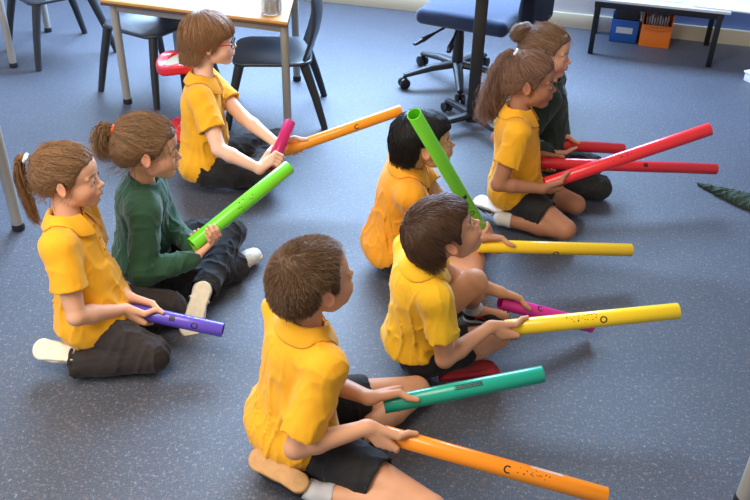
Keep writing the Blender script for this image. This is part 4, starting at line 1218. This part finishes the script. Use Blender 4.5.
for sx in (-1, 1): mb.box(cc+dxv*sx*(wl_/2-.02)+A(0, 0, hL-.018), (.025, dl-.04, .032), rot=Rl)
mb.build('frame', blk, root)
for sx in (-1, 1):
    for sy in (-1, 1):
        MB().box(cc+dxv*sx*(wl_/2-.018)+dyv*sy*(dl/2-.02)+A(0, 0, (hL-.01)/2), (.028, .028, hL-.012), rot=Rl, bev=.003).build('leg', blk, root)
def sheet(px, py, w, d, yaw, label, z, col=(238, 240, 244)):
    p = at(px, py, hL); paper(p[0], p[1], w, d, yaw, z, label, col, .010)
wy = math.atan2(dxv[1], dxv[0])
p1_ = cc-dxv*.12+dyv*.02; p2_ = cc+dxv*.27-dyv*.02
o = paper(p1_[0], p1_[1], .46, .30, wy, hL+.0165, 'white sheet lying across the middle of the low table at the wall', (236, 238, 242), .006)
o = paper(p2_[0]+.06, p2_[1]-.02, .30, .32, wy-.05, hL+.0165, 'white sheet overhanging the right end of the low table at the wall', (240, 240, 240), .008)
def tub(c, w, d, hgt, col, name, label, tape, front_low=False, cat='tub'):
    root = empty(name, (c[0], c[1], 0), label, cat); m = mat(name+'_plastic', col, .4, coat=.15); t = .006
    mb = MB(); q = lambda x, y, z: c+dxv*x+dyv*y+A(0, 0, z)
    fh = hgt*.5 if front_low else hgt
    V = []; 
    mb.box(q(0, 0, .004), (w, d, .008), rot=Rl, bev=.002)
    tl = .012 if front_low else 0
    mb.box(q(0, -d/2-tl*.5+t/2, fh/2), (w, t, fh), rot=Rl @ rotx(R_(-4) if front_low else 0), bev=.002); mb.box(q(0, d/2-t/2, hgt/2), (w, t, hgt), rot=Rl, bev=.002)
    for sx in (-1, 1): mb.box(q(sx*(w/2-t/2), 0, hgt/2), (t, d, hgt), rot=Rl, bev=.002)
    mb.build('body', m, root)
    if tape: MB().box(q(0, -d/2-.001, fh*.55), (w*.6, .002, fh*.26), rot=Rl, bev=0).build('sticker', mat('label_paper', (214, 222, 226), .6), root)
    else:
        mb = MB(); mb.tube([q(-w*.42, -d/2-.02, fh*.93), q(0, -d/2-.026, fh*.86), q(w*.42, -d/2-.02, fh*.93)], .007, 8); mb.build('handle_lip', m, root)
    return root
bc = at(622, 43, 0)+dyv*.09; tub(bc, .155, .17, .135, (36, 98, 186), 'blue_tub', 'blue plastic tub with a pale label under the low table', True)
oc2 = at(653, 47, 0)+dyv*.09; tub(oc2, .17, .17, .25, (246, 128, 34), 'orange_tub', 'orange plastic magazine tub full of papers under the low table', False, True)
bk = MB(); 
for k in range(9):
    bk.box(oc2-dxv*.06+dxv*.0145*k+A(0, 0, .0085+.075+.004*(k % 3))+dyv*.01, (.009, .13, .15+.008*(k % 3)), rot=Rl @ rotx(.0), bev=.001)
o = bk.build('booklets', mat('booklet_mix', (190, 180, 176), .7, var=.6, vscale=38, stretch=(1, 1, .3)), origin=oc2+A(0, 0, .01)); tag(o, 'stack of thin booklets standing in the orange tub', 'booklets', kind='stuff')
b = MB(); b.box(bc+A(0, 0, .0095+.06), (.13, .13, .12), rot=Rl, bev=.004); b.box(bc+A(0, 0, .195), (.135, .15, .12), rot=Rl, bev=.004)
o = b.build('storage_box', mat('dark_box', (58, 54, 56), .7), origin=bc+A(0, 0, .01)); tag(o, 'dark box standing in the blue tub under the low table', 'box')

# ---- crumpled dark green jumper on the carpet, right edge; corner of white paper
g0 = at(708, 189, 0); g1 = at(762, 211, 0); gd = nrm(g1-g0); s = S()
for k in range(9):
    t = k/8; p = g0+(g1-g0)*t*1.5; r_ = .011+.019*min(1, t*2.5)
    s.ell(p+A(0, 0, r_*.45), (.05, r_*1.5, r_*.9), .02, rot=rotz(math.atan2(gd[1], gd[0])))
s.fold(folds(.006, (25, 45, 40), 5, base=1.)); s.plane(A(0, 0, .002), A(0, 0, -1), .003)
o = sdfobj('jumper', s, .0035, mat('olive_knit', (46, 62, 48), .9, bump=.5, bscale=500, sheen=.2), origin=(g0+g1)/2*A(1, 1, 0)); tag(o, 'crumpled dark green jumper lying on the carpet at the right edge', 'jumper')
wp = at(752, 84, .0)
o = empty('white_bin', (wp[0]+.13, wp[1], 0), 'white box cut off by the right edge of the frame', 'box')
MB().box((wp[0]+.13, wp[1], .022), (.24, .24, .044), rot=rotz(.5), bev=.006).build('body', mat('white_card', (232, 232, 236), .6), o)
MB().box((wp[0]+.13, wp[1], .050), (.25, .25, .012), rot=rotz(.5), bev=.004).build('lid', mat('white_card', (232, 232, 236), .6), o)

# ------------------------------------------------------------------ light
def area(name, loc, look, sx, sy, power, col):
    l = bpy.data.lights.new(name, 'AREA'); l.shape = 'RECTANGLE'; l.size = sx; l.size_y = sy; l.energy = power; l.color = col
    o = bpy.data.objects.new(name, l); COL.objects.link(o); o.location = tuple(float(x) for x in loc)
    d = Vector([float(x) for x in (np.asarray(look)-np.asarray(loc))]); o.rotation_euler = d.to_track_quat('-Z', 'Y').to_euler(); return o
wc = WA+wd*(.25)+A(0, 0, 1.80)+wn*.10
area('window_daylight', wc, wc+wn*1+A(.05, 0, -.55), 3.1, 1.2, 410, (.44, .67, 1.0))
area('ceiling_panel_near', (-.9, 1.3, 2.7), (-.9, 1.3, 0), 1.5, 1.5, 62, (1., .88, .74))
area('fill_side', (-2.4, .2, 2.3), (0, 2.2, .3), 1.4, 1.0, 52, (1., .90, .78))  # added warm fill from the left, not a ceiling fitting
w = bpy.data.worlds.new('World'); SC.world = w; w.use_nodes = True
bg = w.node_tree.nodes['Background']; bg.inputs[0].default_value = (1.0, .94, .86, 1); bg.inputs[1].default_value = .36
vs = SC.view_settings; vs.view_transform = 'Standard'; vs.look = 'None'; vs.gamma = 1; vs.use_curve_mapping = False; vs.exposure = 0.10
